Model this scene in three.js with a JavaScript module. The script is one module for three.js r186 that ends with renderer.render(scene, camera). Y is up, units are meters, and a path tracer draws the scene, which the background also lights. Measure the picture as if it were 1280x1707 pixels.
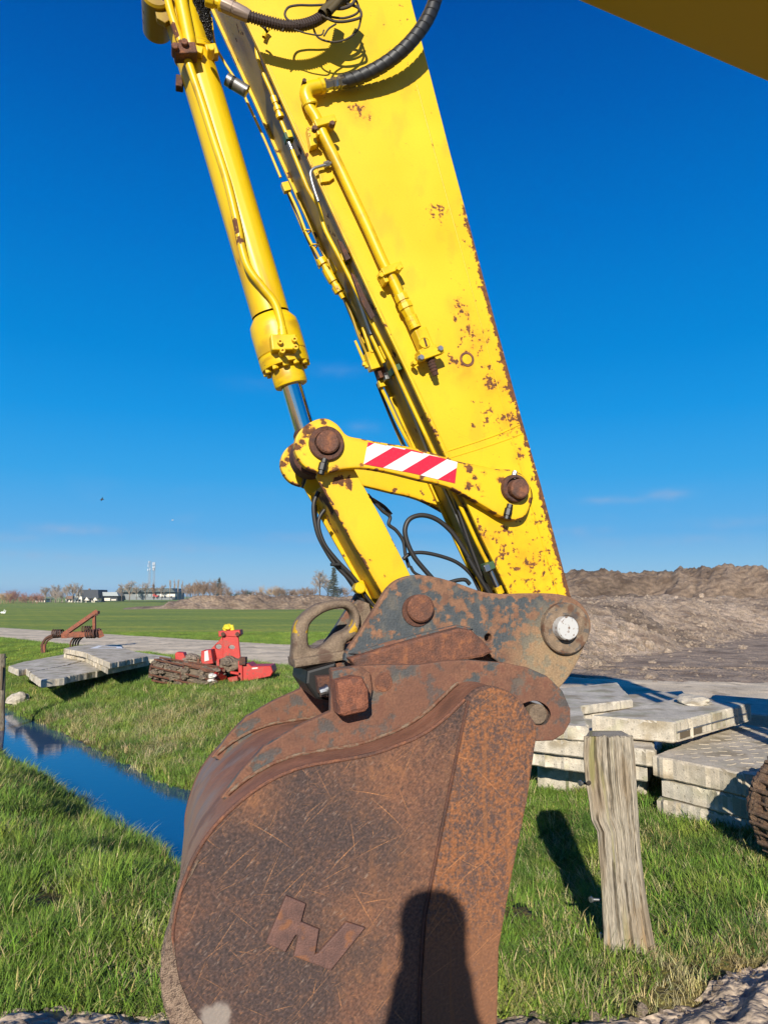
import * as THREE from 'three';
import { mergeGeometries, mergeVertices, toCreasedNormals } from 'three/addons/utils/BufferGeometryUtils.js';
import { RoundedBoxGeometry } from 'three/addons/geometries/RoundedBoxGeometry.js';
import { MarchingCubes } from 'three/addons/objects/MarchingCubes.js';

// ---------------------------------------------------------------- camera, sky, sun, exposure
const FPX = 1232, CX = 640, CY = 853.5, PITCH = Math.atan(140 / 1232), EYE = 1.65, EXPO = 1.38;
const scene = new THREE.Scene();
const camera = new THREE.PerspectiveCamera(2 * Math.atan(CY / FPX) * 180 / Math.PI, 767 / 1024, 0.05, 4000);
camera.position.set(0, EYE, 0); camera.rotation.x = PITCH;
const renderer = new THREE.WebGLRenderer({ antialias: true });
renderer.setSize(767, 1024);
renderer.toneMapping = THREE.LinearToneMapping; renderer.toneMappingExposure = EXPO;
renderer.shadowMap.enabled = true;

const cP = Math.cos(PITCH), sP = Math.sin(PITCH);
// direction of a line of sight, used to read positions off the photograph
function ray(x, y) { const a = x - CX, b = CY - y, c = -FPX; return new THREE.Vector3(a, b * cP - c * sP, b * sP + c * cP); }
const V3 = (x, y, z) => new THREE.Vector3(x, y, z);
function onGround(x, y, h = 0) { const r = ray(x, y), t = (h - EYE) / r.y; return V3(r.x * t, h, r.z * t); }
function atDist(x, y, d) { const r = ray(x, y), t = d / Math.hypot(r.x, r.z); return V3(r.x * t, EYE + r.y * t, r.z * t); }

const SUN = ray(783, 1542).normalize().negate();            // the photographer's and the post's shadows give the sun
const sun = new THREE.DirectionalLight(new THREE.Color(1, 0.94, 0.82), 4.9);
sun.position.copy(SUN).multiplyScalar(60); sun.target.position.set(0, 0, -6);
sun.position.add(sun.target.position);
sun.castShadow = true; sun.shadow.radius = 1; sun.shadow.mapSize.set(4096, 4096);
Object.assign(sun.shadow.camera, { left: -30, right: 30, top: 25, bottom: -25, near: 1, far: 160 });
scene.add(sun, sun.target);

// ---------------------------------------------------------------- random numbers and noise
function rng(s) { return () => { s |= 0; s = s + 0x6D2B79F5 | 0; let t = Math.imul(s ^ s >>> 15, 1 | s); t = t + Math.imul(t ^ t >>> 7, 61 | t) ^ t; return ((t ^ t >>> 14) >>> 0) / 4294967296; }; }
const PM = new Uint8Array(512); { const r = rng(7), a = [...Array(256).keys()]; for (let i = 255; i > 0; i--) { const j = Math.floor(r() * (i + 1)); [a[i], a[j]] = [a[j], a[i]]; } for (let i = 0; i < 512; i++) PM[i] = a[i & 255]; }
const GX = new Float32Array(256), GY = new Float32Array(256); for (let i = 0; i < 256; i++) { GX[i] = Math.cos(i * 2.39996) * 1.41; GY[i] = Math.sin(i * 2.39996) * 1.41; }
function n2(x, y, p = 256) {                                 // gradient noise, period p
  let xi = Math.floor(x), yi = Math.floor(y); const fx = x - xi, fy = y - yi;
  const q = p > 256 ? 256 : p; let x0 = xi % q, y0 = yi % q; if (x0 < 0) x0 += q; if (y0 < 0) y0 += q; const x1 = (x0 + 1) % q, y1 = (y0 + 1) % q;
  const u = fx * fx * fx * (fx * (fx * 6 - 15) + 10), v = fy * fy * fy * (fy * (fy * 6 - 15) + 10);
  const a = PM[PM[x0] + y0], b = PM[PM[x1] + y0], c = PM[PM[x0] + y1], d = PM[PM[x1] + y1];
  const ga = GX[a] * fx + GY[a] * fy, gb = GX[b] * (fx - 1) + GY[b] * fy, gc = GX[c] * fx + GY[c] * (fy - 1), gd = GX[d] * (fx - 1) + GY[d] * (fy - 1);
  const m = ga + (gb - ga) * u; return m + ((gc + (gd - gc) * u) - m) * v;
}
function fbm(x, y, o = 4, p = 256, g = .5) { let s = 0, a = 1, t = 0; for (let i = 0; i < o; i++) { s += a * n2(x, y, p); t += a; a *= g; x *= 2; y *= 2; p *= 2; } return s / t; }
const clamp = (x, a = 0, b = 1) => x < a ? a : x > b ? b : x;
const sst = (a, b, x) => { const t = clamp((x - a) / (b - a)); return t * t * (3 - 2 * t); };
const lerp = (a, b, t) => a + (b - a) * t;
const mix3 = (o, c, t) => { o[0] += (c[0] - o[0]) * t; o[1] += (c[1] - o[1]) * t; o[2] += (c[2] - o[2]) * t; };
const s2l = (c) => { c /= 255; return c <= .04045 ? c / 12.92 : Math.pow((c + .055) / 1.055, 2.4); };
const lin = (r, g, b) => new THREE.Color(s2l(r), s2l(g), s2l(b));

// ---------------------------------------------------------------- sky: clear winter blue, a few small clouds low down
{
  const tab = [[-90, 120, 118, 100], [-4, 128, 132, 128], [-.4, 150, 186, 212], [.8, 156, 198, 225], [2.5, 134, 191, 230], [4.6, 98, 176, 232], [9, 56, 164, 232], [13.6, 22, 150, 227], [18.1, 2, 136, 218], [26.7, 0, 114, 202], [34.3, 0, 95, 184], [41.2, 0, 79, 166], [60, 0, 62, 142], [90, 0, 56, 132]];
  const w = 2048, h = 1024, d = new Float32Array(w * h * 4);
  // clouds: pixel of the photograph, width and height in pixels, strength, warm or cool
  const cl = [[125, 882, 60, 7, .5], [20, 896, 40, 6, .35], [1000, 834, 26, 5, .4], [1110, 823, 26, 6, .5], [1060, 832, 60, 6, .25], [560, 618, 40, 10, .13], [605, 712, 26, 9, .2], [480, 896, 60, 8, .3], [40, 925, 70, 6, .3], [330, 915, 80, 7, .25], [200, 935, 120, 8, .22], [700, 880, 70, 8, .2], [960, 885, 60, 7, .25], [1230, 870, 80, 8, .2], [1150, 900, 120, 10, .18], [430, 640, 60, 12, .06]].map(([x, y, a, b, s]) => {
    const r = ray(x, y); return [Math.atan2(r.x, -r.z), Math.asin(r.y / r.length()), a / FPX, b / FPX, s]; });
  for (let j = 0; j < h; j++) {
    const el = ((j + .5) / h - .5) * 180; let k = 0; while (k < tab.length - 2 && tab[k + 1][0] < el) k++;
    const f = clamp((el - tab[k][0]) / (tab[k + 1][0] - tab[k][0]));
    const base = [1, 2, 3].map(c => lerp(s2l(tab[k][c]), s2l(tab[k + 1][c]), f));
    for (let i = 0; i < w; i++) {
      const az0 = ((i + .5) / w - .5) * 2 * Math.PI, dx = Math.cos(az0), dz = Math.sin(az0), az = Math.atan2(dx, -dz), e = el * Math.PI / 180;
      let c0 = base[0], c1 = base[1], c2 = base[2];
      if (el > 0 && el < 22) {
        let m = .10 * sst(.1, .5, fbm(az * 9 + 3, el * .55, 4)) * sst(11, 3, el);
        if (Math.abs(az) < .7) for (const q of cl) { const a = (az - q[0]) / q[2], b = (e - q[1]) / q[3], g = a * a + b * b; if (g < 6) m += q[4] * Math.exp(-g) * (.7 + .9 * fbm(az * 60, e * 160, 3)); }
        m = clamp(m, 0, .8); c0 = lerp(c0, .36, m); c1 = lerp(c1, .46, m); c2 = lerp(c2, .66, m);
      }
      const o = (j * w + i) * 4; d[o] = c0 / EXPO; d[o + 1] = c1 / EXPO; d[o + 2] = c2 / EXPO; d[o + 3] = 1;
    }
  }
  const t = new THREE.DataTexture(d, w, h, THREE.RGBAFormat, THREE.FloatType); t.mapping = THREE.EquirectangularReflectionMapping;
  t.magFilter = t.minFilter = THREE.LinearFilter; t.needsUpdate = true; scene.background = t; scene.environment = t;
}

// ---------------------------------------------------------------- textures and materials
// fn(u, v, o) with u, v in 0..1 fills o.c (sRGB 0..255), o.h (height 0..1), o.r (roughness), o.m (metalness)
function tex(w, h, fn, size, metal) {
  const c = new Uint8Array(w * h * 4), q = new Uint8Array(w * h * 4), o = { c: [0, 0, 0], h: .5, r: .8, m: 0 };
  for (let j = 0; j < h; j++) for (let i = 0; i < w; i++) {
    o.h = .5; o.r = .8; o.m = 0; fn((i + .5) / w, (j + .5) / h, o); const k = (j * w + i) * 4;
    for (let n = 0; n < 3; n++) c[k + n] = clamp(o.c[n], 0, 255); c[k + 3] = 255;
    q[k] = clamp(o.h) * 255; q[k + 1] = clamp(o.r) * 255; q[k + 2] = clamp(o.m) * 255; q[k + 3] = 255;
  }
  const mk = (a) => { const t = new THREE.DataTexture(a, w, h); t.wrapS = t.wrapT = THREE.RepeatWrapping; t.magFilter = THREE.LinearFilter; t.minFilter = THREE.LinearMipmapLinearFilter; t.generateMipmaps = true; if (size) t.repeat.set(1 / size, 1 / size); t.needsUpdate = true; return t; };
  const map = mk(c); map.colorSpace = THREE.SRGBColorSpace; return { map, orm: mk(q), metal };
}
let MATK = 1;                                                 // tone of the painted and rusty steel
function mat(t, bump = .002, extra = {}) {
  if (MATK !== 1) extra = { ...extra, color: (extra.color ?? new THREE.Color(1, 1, 1)).clone().multiplyScalar(MATK) };
  return new THREE.MeshStandardMaterial({ map: t.map, roughnessMap: t.orm, bumpMap: t.orm, bumpScale: bump, roughness: 1, metalness: t.metal ? 1 : 0, ...(t.metal ? { metalnessMap: t.orm } : {}), side: THREE.DoubleSide, ...extra });
}
const plain = (r, g, b, rough = .6, metal = 0, extra = {}) => new THREE.MeshStandardMaterial({ color: lin(r, g, b), roughness: rough, metalness: metal, side: THREE.DoubleSide, ...extra });

// ---------------------------------------------------------------- geometry helpers
function boxUV(g) {                                           // uv in metres by the way a face points
  if (g.index) g = g.toNonIndexed(); const p = g.attributes.position, uv = new Float32Array(p.count * 2);
  for (let i = 0; i < p.count; i += 3) {
    const ax = p.getX(i), ay = p.getY(i), az = p.getZ(i), bx = p.getX(i + 1) - ax, by = p.getY(i + 1) - ay, bz = p.getZ(i + 1) - az, cx = p.getX(i + 2) - ax, cy = p.getY(i + 2) - ay, cz = p.getZ(i + 2) - az;
    const nx = Math.abs(by * cz - bz * cy), ny = Math.abs(bz * cx - bx * cz), nz = Math.abs(bx * cy - by * cx);
    for (let k = i; k < i + 3; k++) { const X = p.getX(k), Y = p.getY(k), Z = p.getZ(k); if (nz >= nx && nz >= ny) { uv[2 * k] = X; uv[2 * k + 1] = Y; } else if (nx >= ny) { uv[2 * k] = Z + .37; uv[2 * k + 1] = Y; } else { uv[2 * k] = X; uv[2 * k + 1] = Z + .21; } }
  }
  g.setAttribute('uv', new THREE.BufferAttribute(uv, 2)); return g;
}
function scaleUV(g, a, b) { const u = g.attributes.uv; for (let i = 0; i < u.count; i++) u.setXY(i, u.getX(i) * a, u.getY(i) * b); return g; }
function clean(g) { if (g.index) g = g.toNonIndexed(); for (const k of Object.keys(g.attributes)) if (!['position', 'normal', 'uv', 'color'].includes(k)) g.deleteAttribute(k); if (!g.attributes.uv) g.setAttribute('uv', new THREE.BufferAttribute(new Float32Array(g.attributes.position.count * 2), 2)); return g; }
const merge = (a) => { a = a.map(clean); const col = a.some(g => g.attributes.color); if (col) for (const g of a) if (!g.attributes.color) g.setAttribute('color', new THREE.BufferAttribute(new Float32Array(g.attributes.position.count * 3).fill(1), 3)); return a.length > 1 ? mergeGeometries(a) : a[0]; };
function box(w, h, d, x = 0, y = 0, z = 0, r = .004) { const g = boxUV(new RoundedBoxGeometry(w, h, d, 2, Math.min(r, w / 2.1, h / 2.1, d / 2.1))); g.translate(x, y, z); return g; }
function between(g, a, b) { const d = b.clone().sub(a), q = new THREE.Quaternion().setFromUnitVectors(V3(0, 1, 0), d.clone().normalize()); return g.applyQuaternion(q).translate(a.x, a.y, a.z); }
function cyl(a, b, r0, r1 = r0, n = 14) { const L = a.distanceTo(b), g = new THREE.CylinderGeometry(r1, r0, L, n, 1).translate(0, L / 2, 0); scaleUV(g, 2 * Math.PI * r0, L); return between(g, a, b); }
// lathe profile [[along, radius], ...] measured from a towards b
function latheAB(a, b, prof, n = 28) { const g = new THREE.LatheGeometry(prof.map(([t, r]) => new THREE.Vector2(r, t)), n); scaleUV(g, .5, 1); return between(toCreasedNormals(g, .5), a, b); }
function beam(a, b, w, d, r = .003) { const L = a.distanceTo(b); return between(box(w, L, d, 0, L / 2, 0, r), a, b); }
function tubeG(pts, r, n = 10, seg = 0) { const c = new THREE.CatmullRomCurve3(pts, false, 'centripetal'), L = c.getLength(); seg = seg || Math.max(6, Math.min(160, Math.round(L / (r * 1.6)))); const g = new THREE.TubeGeometry(c, seg, r, n); scaleUV(g, L, 2 * Math.PI * r); return g; }
function smoothLoop(p, n = 6, closed = true) { const c = new THREE.CatmullRomCurve3(p.map(q => V3(q.x, q.y, 0)), closed, 'centripetal'); return c.getPoints(p.length * n).map(q => new THREE.Vector2(q.x, q.y)).slice(0, closed ? -1 : undefined); }
const TAKEN = {};
function numbered(n) { const k = TAKEN[n] = (TAKEN[n] ?? -1) + 1; return k ? `${n}_${String(k).padStart(3, '0')}` : n; }
function tag(o, label, category, group) { o.userData.label = label; o.userData.category = category; if (group) o.userData.group = group; return o; }
function sh(m) { m.castShadow = m.receiveShadow = true; return m; }
function thing(name, label, category, pos = V3(0, 0, 0), turn = 0, group) { const o = new THREE.Group(); o.name = numbered(name); o.position.copy(pos); o.rotation.y = turn; scene.add(o); return tag(o, label, category, group); }
function part(name, geos, m, parent, off) { const g = merge(Array.isArray(geos) ? geos : [geos]); if (off) g.translate(-off.x, -off.y, -off.z); const o = sh(new THREE.Mesh(g, m)); o.name = name; (parent ?? scene).add(o); return o; }
function struct(name, geos, m) { const o = part(numbered(name), geos, m); o.userData.kind = 'structure'; return o; }
function solo(name, geos, m, label, category, group) { const o = part(numbered(name), geos, m); return tag(o, label, category, group); }

// ---------------------------------------------------------------- the land
const DA = [-19.85, -28.80], DB = [-0.80, -6.06];                // the ditch, as a line that ends behind the bucket
function ditchD(x, z) { const ex = DB[0] - DA[0], ez = DB[1] - DA[1], t = clamp(((x - DA[0]) * ex + (z - DA[1]) * ez) / (ex * ex + ez * ez)); return Math.hypot(x - DA[0] - ex * t, z - DA[1] - ez * t); }
function H(x, z) {
  const r = Math.hypot(x, z); let h = 0;
  if (r < 45) {
    const d = ditchD(x, z) + .17 * fbm(x * .9 + 5, z * .9, 3);
    const far = (DB[0] - DA[0]) * (z - DA[1]) - (DB[1] - DA[1]) * (x - DA[0]) < 0; h -= .5 * (1 - sst(.25, .74, d)) + .45 * (1 - sst(.58, far ? 4 : 1.9, d));
    h += (.05 * fbm(x * 1.1, z * 1.1, 3) + .02 * fbm(x * 5, z * 5, 2)) * sst(45, 12, r) * sst(.2, 1.2, d);
  }
  h += .25 * fbm(x * .03, z * .03, 2) * sst(30, 90, r) - .8 * sst(60, 220, r);
  return h;
}
const WATER = -.55;
const roadLo = [[-45, -58], [-15.5, -30], [-2.1, -17.4], [3, -12.4], [8, -10.8], [24, -9]], roadHi = [[-52, -70], [-20, -39], [-3.1, -25.3], [1.5, -18.6], [3.6, -15.6], [5.7, -14.6], [26, -13.8]];
function zOn(p, x) { let i = 0; while (i < p.length - 2 && p[i + 1][0] < x) i++; return p[i][1] + (p[i + 1][1] - p[i][1]) * (x - p[i][0]) / (p[i + 1][0] - p[i][0]); }
const onRoad = (x, z, m = 0) => z < zOn(roadLo, x) + m && z > zOn(roadHi, x) - m;
const mudEdge = (x) => -3.02 - .1 * sst(-.6, -1, x) - .62 * sst(.75, 2.0, x) + .09 * fbm(x * 3, 1.7, 3);   // wheel track along the bottom of the picture
const yardLeft = (z) => -2.5 + (z + 26) * -.06;               // field to the left of it, bare earth to the right
const inYard = (x, z) => (z < zOn(roadHi, x) + .2 && x > yardLeft(z) && z > -95) || (x > 1.6 + .5 * fbm(z, 3, 2) && z < -8.4 && z > -17);

const dryAt = [[250, 1185, -.2, .9], [140, 1165, 0, .8], [262, 1262, -.4, .6], [75, 1180, -.2, .7], [215, 1205, -.3, .8], [320, 1180, -.1, .6], [300, 1215, -.2, .5], [410, 1150, 0, .5]].map(([x, y, h, r]) => [...onGround(x, y, h).toArray(), r]);
const bareAt = [[25, 1385, -.15, .35], [70, 1425, -.15, .22], [5, 1200, -.3, .4], [100, 1470, -.05, .16], [860, 1480, 0, .2], [870, 1530, 0, .18], [60, 1500, 0, .15]].map(([x, y, h, r]) => [...onGround(x, y, h).toArray(), r]);
const spotsSum = (a, x, z) => { let s = 0; for (const q of a) { const d = ((x - q[0]) ** 2 + (z - q[2]) ** 2) / (q[3] * q[3]); if (d < 6) s += Math.exp(-d); } return Math.min(1, s); };
const dryness = (x, z) => clamp(.85 * spotsSum(dryAt, x, z) * sst(-.35, .2, fbm(x * 2.1, z * 2.1 + 3, 3)) + .7 * sst(.16, .5, fbm(x * 1.3 + 9, z * 1.3, 3)) * sst(2.6, .6, ditchD(x, z)));
const bareness = (x, z) => clamp(spotsSum(bareAt, x, z) + .5 * sst(.35, .6, fbm(x * 2 + 4, z * 2 + 8, 3)));

const turfT = tex(768, 768, (u, v, o) => {
  const a = fbm(u * 32, v * 32, 4, 32), b = fbm(u * 128, v * 128, 2, 128), c = fbm(u * 6, v * 6, 3, 6), k = 190 + 90 * a + 60 * b + 40 * c;
  o.c = [k * (1 + .12 * c), k, k * (1 - .1 * c)]; o.h = .5 + .6 * a + .4 * b; o.r = .95;
}, 3);
{
  const NA = 560, NR = 470, pos = new Float32Array((NA + 1) * (NR + 1) * 3), col = new Float32Array(pos.length), uv = new Float32Array((NA + 1) * (NR + 1) * 2), idx = [];
  for (let i = 0; i <= NA; i++) {
    const t = i / NA, az = t < .8 ? lerp(-48, 48, t / .8) : lerp(48, 312, (t - .8) / .2), sa = Math.sin(az * Math.PI / 180), ca = -Math.cos(az * Math.PI / 180);
    for (let j = 0; j <= NR; j++) {
      const r = j === 0 ? .01 : .9 * Math.pow(3300, (j - 1) / (NR - 1)), x = sa * r, z = ca * r, k = i * (NR + 1) + j;
      pos[3 * k] = x; pos[3 * k + 1] = H(x, z); pos[3 * k + 2] = z; uv[2 * k] = x; uv[2 * k + 1] = z;
      const c = [.062, .112, .017]; const n = fbm(x * .12, z * .35, 4);
      mix3(c, [.10, .14, .025], sst(-.2, .45, n)); mix3(c, [.05, .095, .018], sst(.0, .5, fbm(x * .04 + 7, z * .11, 3)));
      if (r < 24) { mix3(c, [.05, .075, .018], .6); mix3(c, [.16, .13, .05], dryness(x, z) * .6); mix3(c, [.12, .09, .06], bareness(x, z)); if (H(x, z) < WATER + .08) mix3(c, [.05, .04, .025], .8); }
      mix3(c, [.19, .15, .10], sst(.55, .1, mudEdge(x) - z) * sst(.6, 1, x)); if (z > mudEdge(x)) mix3(c, [.2, .15, .11], 1);
      const kk = r < 20 ? 1.6 : 4.3; col[3 * k] = c[0] * kk * (r < 20 ? 1 : 1.22); col[3 * k + 1] = c[1] * kk * .92; col[3 * k + 2] = c[2] * kk * .3; if (inYard(x, z)) { col[3 * k] = .3; col[3 * k + 1] = .24; col[3 * k + 2] = .18; }
      if (i < NA && j < NR) idx.push(k, k + NR + 1, k + 1, k + 1, k + NR + 1, k + NR + 2);
    }
  }
  const g = new THREE.BufferGeometry(); g.setAttribute('position', new THREE.BufferAttribute(pos, 3)); g.setAttribute('uv', new THREE.BufferAttribute(uv, 2)); g.setAttribute('color', new THREE.BufferAttribute(col, 3)); g.setIndex(idx); g.computeVertexNormals();
  const o = sh(new THREE.Mesh(g, mat(turfT, .012, { vertexColors: true }))); o.name = 'ground'; o.userData.kind = 'structure'; scene.add(o);
}
// a sheet draped on the land: grid of (s, t) -> [x, z], lifted above it
function drape(ns, nt, fn, lift) {
  const pos = [], uv = [], idx = [];
  for (let i = 0; i <= ns; i++) for (let j = 0; j <= nt; j++) { const [x, z] = fn(i / ns, j / nt); pos.push(x, H(x, z) + (typeof lift === 'function' ? lift(x, z, i / ns, j / nt) : lift), z); uv.push(x, z); if (i < ns && j < nt) { const k = i * (nt + 1) + j; idx.push(k, k + nt + 1, k + 1, k + 1, k + nt + 1, k + nt + 2); } }
  const g = new THREE.BufferGeometry(); g.setAttribute('position', new THREE.Float32BufferAttribute(pos, 3)); g.setAttribute('uv', new THREE.Float32BufferAttribute(uv, 2)); g.setIndex(idx); g.computeVertexNormals(); return g;
}
const roadT = tex(640, 640, (u, v, o) => {
  const a = fbm(u * 5, v * 5, 5, 5), b = fbm(u * 180, v * 180, 2, 180), k = 192 + 46 * a + 34 * b; o.c = [k * 1.05, k * .95, k * .8]; mix3(o.c, [120, 105, 84], .5 * sst(.15, .5, fbm(u * 9 + 3, v * 9, 4, 9))); o.h = .5 + .5 * b + .3 * a; o.r = .95;
}, 4);
const dirtT = tex(1024, 1024, (u, v, o) => {
  const a = fbm(u * 8, v * 8, 5, 8), b = fbm(u * 64, v * 64, 4, 64), k = 1 + .35 * a + .35 * b; o.c = [155 * k, 139 * k, 122 * k]; mix3(o.c, [104, 88, 74], .65 * sst(0, .5, fbm(u * 3, v * 3, 4, 3))); mix3(o.c, [190, 170, 142], .5 * sst(.25, .6, b)); o.h = .5 + .7 * a + .5 * b; o.r = 1;
}, 3);
const dirtM = mat(dirtT, .06);
const roadN = (x, z) => .03 + .012 * fbm(x * 2, z * 2, 2);
struct('road', drape(500, 30, (s, t) => { const x0 = lerp(-45, 24, s), x1 = lerp(-52, 26, s), e = .12 * fbm(s * 240, t, 3); return [lerp(x0, x1, t), lerp(zOn(roadLo, x0) + e, zOn(roadHi, x1) - e, t)]; }, (x, z, s, t) => .03 * Math.min(1, 8 * Math.min(t, 1 - t)) - .012 + roadN(x, z) * .5), mat(roadT, .012));
struct('dirt_yard', drape(260, 220, (s, t) => { const z = -8.2 - 86 * t * t, x = lerp(Math.max(yardLeft(z), z > -17 ? 1.6 + .5 * fbm(z, 3, 2) : -9), 60, s * s); return [x, z]; }, (x, z) => onRoad(x, z, -.4) ? -.05 : .012 + .05 * Math.abs(fbm(x * 1.4, z * 1.4, 4)) + .03 * fbm(x * 6, z * 6, 2)), mat(dirtT, .05, { color: new THREE.Color(.92, .84, .76) }));
// rutted wheel track right in front of the photographer
const mudH = (x, z) => { const d = z - mudEdge(x); return .012 + .03 * sst(0, .12, d) + .04 * fbm(x * 7, z * 7, 4) + .05 * sst(.2, .32, d + .1 * fbm(x * 4, 9, 2)) * sst(-.1, .25, fbm(x * 2.2, 4.4, 2) + .15) + .015 * sst(.1, .3, d) * sst(-.2, -.8, x); };
struct('muddy_track', drape(360, 130, (s, t) => { const x = lerp(-3, 3.6, s); return [x, lerp(mudEdge(x) - .02, -1.6, t * t * .5 + t * .5)]; }, (x, z) => mudH(x, z)), mat(dirtT, .03, { color: new THREE.Color(1.3, 1.28, 1.24) }));

// water of the ditch; strong blue base colour paints in some sky reflection
{
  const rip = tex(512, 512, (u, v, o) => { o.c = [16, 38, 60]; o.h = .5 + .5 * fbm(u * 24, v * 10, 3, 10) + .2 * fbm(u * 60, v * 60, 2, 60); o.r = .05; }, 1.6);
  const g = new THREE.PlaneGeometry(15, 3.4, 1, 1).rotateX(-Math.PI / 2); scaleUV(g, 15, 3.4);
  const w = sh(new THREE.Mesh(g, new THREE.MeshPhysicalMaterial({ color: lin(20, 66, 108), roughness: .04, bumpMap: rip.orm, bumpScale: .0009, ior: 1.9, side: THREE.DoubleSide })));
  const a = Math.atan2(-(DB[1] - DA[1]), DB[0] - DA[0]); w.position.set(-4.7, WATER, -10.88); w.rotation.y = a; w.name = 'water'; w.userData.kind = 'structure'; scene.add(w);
}

// heaps of excavated earth: polar grids seen from the yard, height from the land plus fn
function heap(a0, a1, na, r0, r1, nr, fn, m, name) {
  const pos = [], uv = [], idx = [];
  for (let i = 0; i <= na; i++) for (let j = 0; j <= nr; j++) { const az = lerp(a0, a1, i / na) * Math.PI / 180, r = r0 * Math.pow(r1 / r0, j / nr), x = Math.sin(az) * r, z = -Math.cos(az) * r; pos.push(x, H(x, z) - .25 + fn(x, z), z); uv.push(x + z * .2, fn(x, z) * 1.2 - z); if (i < na && j < nr) { const k = i * (nr + 1) + j; idx.push(k, k + nr + 1, k + 1, k + 1, k + nr + 1, k + nr + 2); } }
  const col = []; for (let i = 0; i < pos.length; i += 3) { const x = pos[i], z = pos[i + 2], q = clamp(.5 + 1.3 * fbm(x * .22 + 2, z * .22 + pos[i + 1] * .5, 4)), w = .55 + .75 * q; col.push(w, w * (.93 + .05 * q), w * (.86 + .1 * q)); }
  const g = new THREE.BufferGeometry(); g.setAttribute('color', new THREE.Float32BufferAttribute(col, 3)); g.setAttribute('position', new THREE.Float32BufferAttribute(pos, 3)); g.setAttribute('uv', new THREE.Float32BufferAttribute(uv, 2)); g.setIndex(idx); g.computeVertexNormals(); m.vertexColors = true; return struct(name, g, m);
}
const ridged = (x, y, o) => { let s = 0, a = 1, t = 0; for (let i = 0; i < o; i++) { s += a * (1 - Math.abs(n2(x, y)) * 1.6); t += a; a *= .52; x *= 2.03; y *= 2.03; } return s / t; };
const heapBase = [[-6, -16], ...[[800, 1128], [950, 1116], [1040, 1101], [1110, 1089], [1200, 1072], [1290, 1056]].map(([x, y]) => { const p = onGround(x, y); return [p.x, p.z]; }), [70, -75]];
function heapNear(x, z) {
  const d = (zOn(heapBase, x) - z) * .8 + 1.2 * fbm(x * .35, z * .35, 3); if (d < -.5) return 0;
  const f = sst(-.3, 5.2, d) * sst(1, 3.4, x);
  return .25 + f * (1.28 + .45 * fbm(x * .22 + 3, z * .22, 3)) + sst(-.5, 1, d) * sst(1, 3.4, x) * (.30 * (ridged(x * .55, z * .55, 5) - .45) + .16 * fbm(x * 2.4, z * 2.4, 5, 256, .62) + .35 * Math.max(0, fbm(x * .3 + 8, z * .3, 2)));
}
const heapN = heap(1, 36, 440, 14, 60, 330, heapNear, mat(dirtT, .09, { color: new THREE.Color(1.3, 1.27, 1.24) }), 'earth_heap');
function heapFar(x, z) {
  const r = Math.hypot(x, z), f = sst(50, 57, r + 3 * fbm(x * .2, z * .2, 3)) * sst(6.5, 13.5, x);
  return .1 * sst(4, 8, x) + f * (3.15 + .9 * fbm(x * .14, 2.2, 4)) + f * (1.5 * (ridged(x * .26, z * .26, 6) - .55) + .55 * fbm(x * 1.1, z * 1.1, 5, 256, .62));
}
heap(-2, 36, 400, 49, 78, 150, heapFar, mat(dirtT, .15, { color: new THREE.Color(.95, .88, .82) }), 'earth_heap');
function heapField(x, z) {
  const r = Math.hypot(x, z), az = Math.atan2(x, -z) * 180 / Math.PI, rise = .25 * sst(-20.5, -18, az) + .75 * sst(-17.5, -13.5, az + 1.2 * fbm(az * .7, 2, 2));
  const f = sst(104, 109, r + 2 * fbm(x * .3, z * .3, 2)) * rise; return f * (1.8 + .6 * fbm(x * .22, 7, 3)) + f * 1.1 * (ridged(x * .5, z * .5, 5) - .5);
}
heap(-22, 3, 420, 102, 122, 80, heapField, mat(dirtT, .12, { color: new THREE.Color(1.05, .98, .9) }), 'earth_heap');

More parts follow.
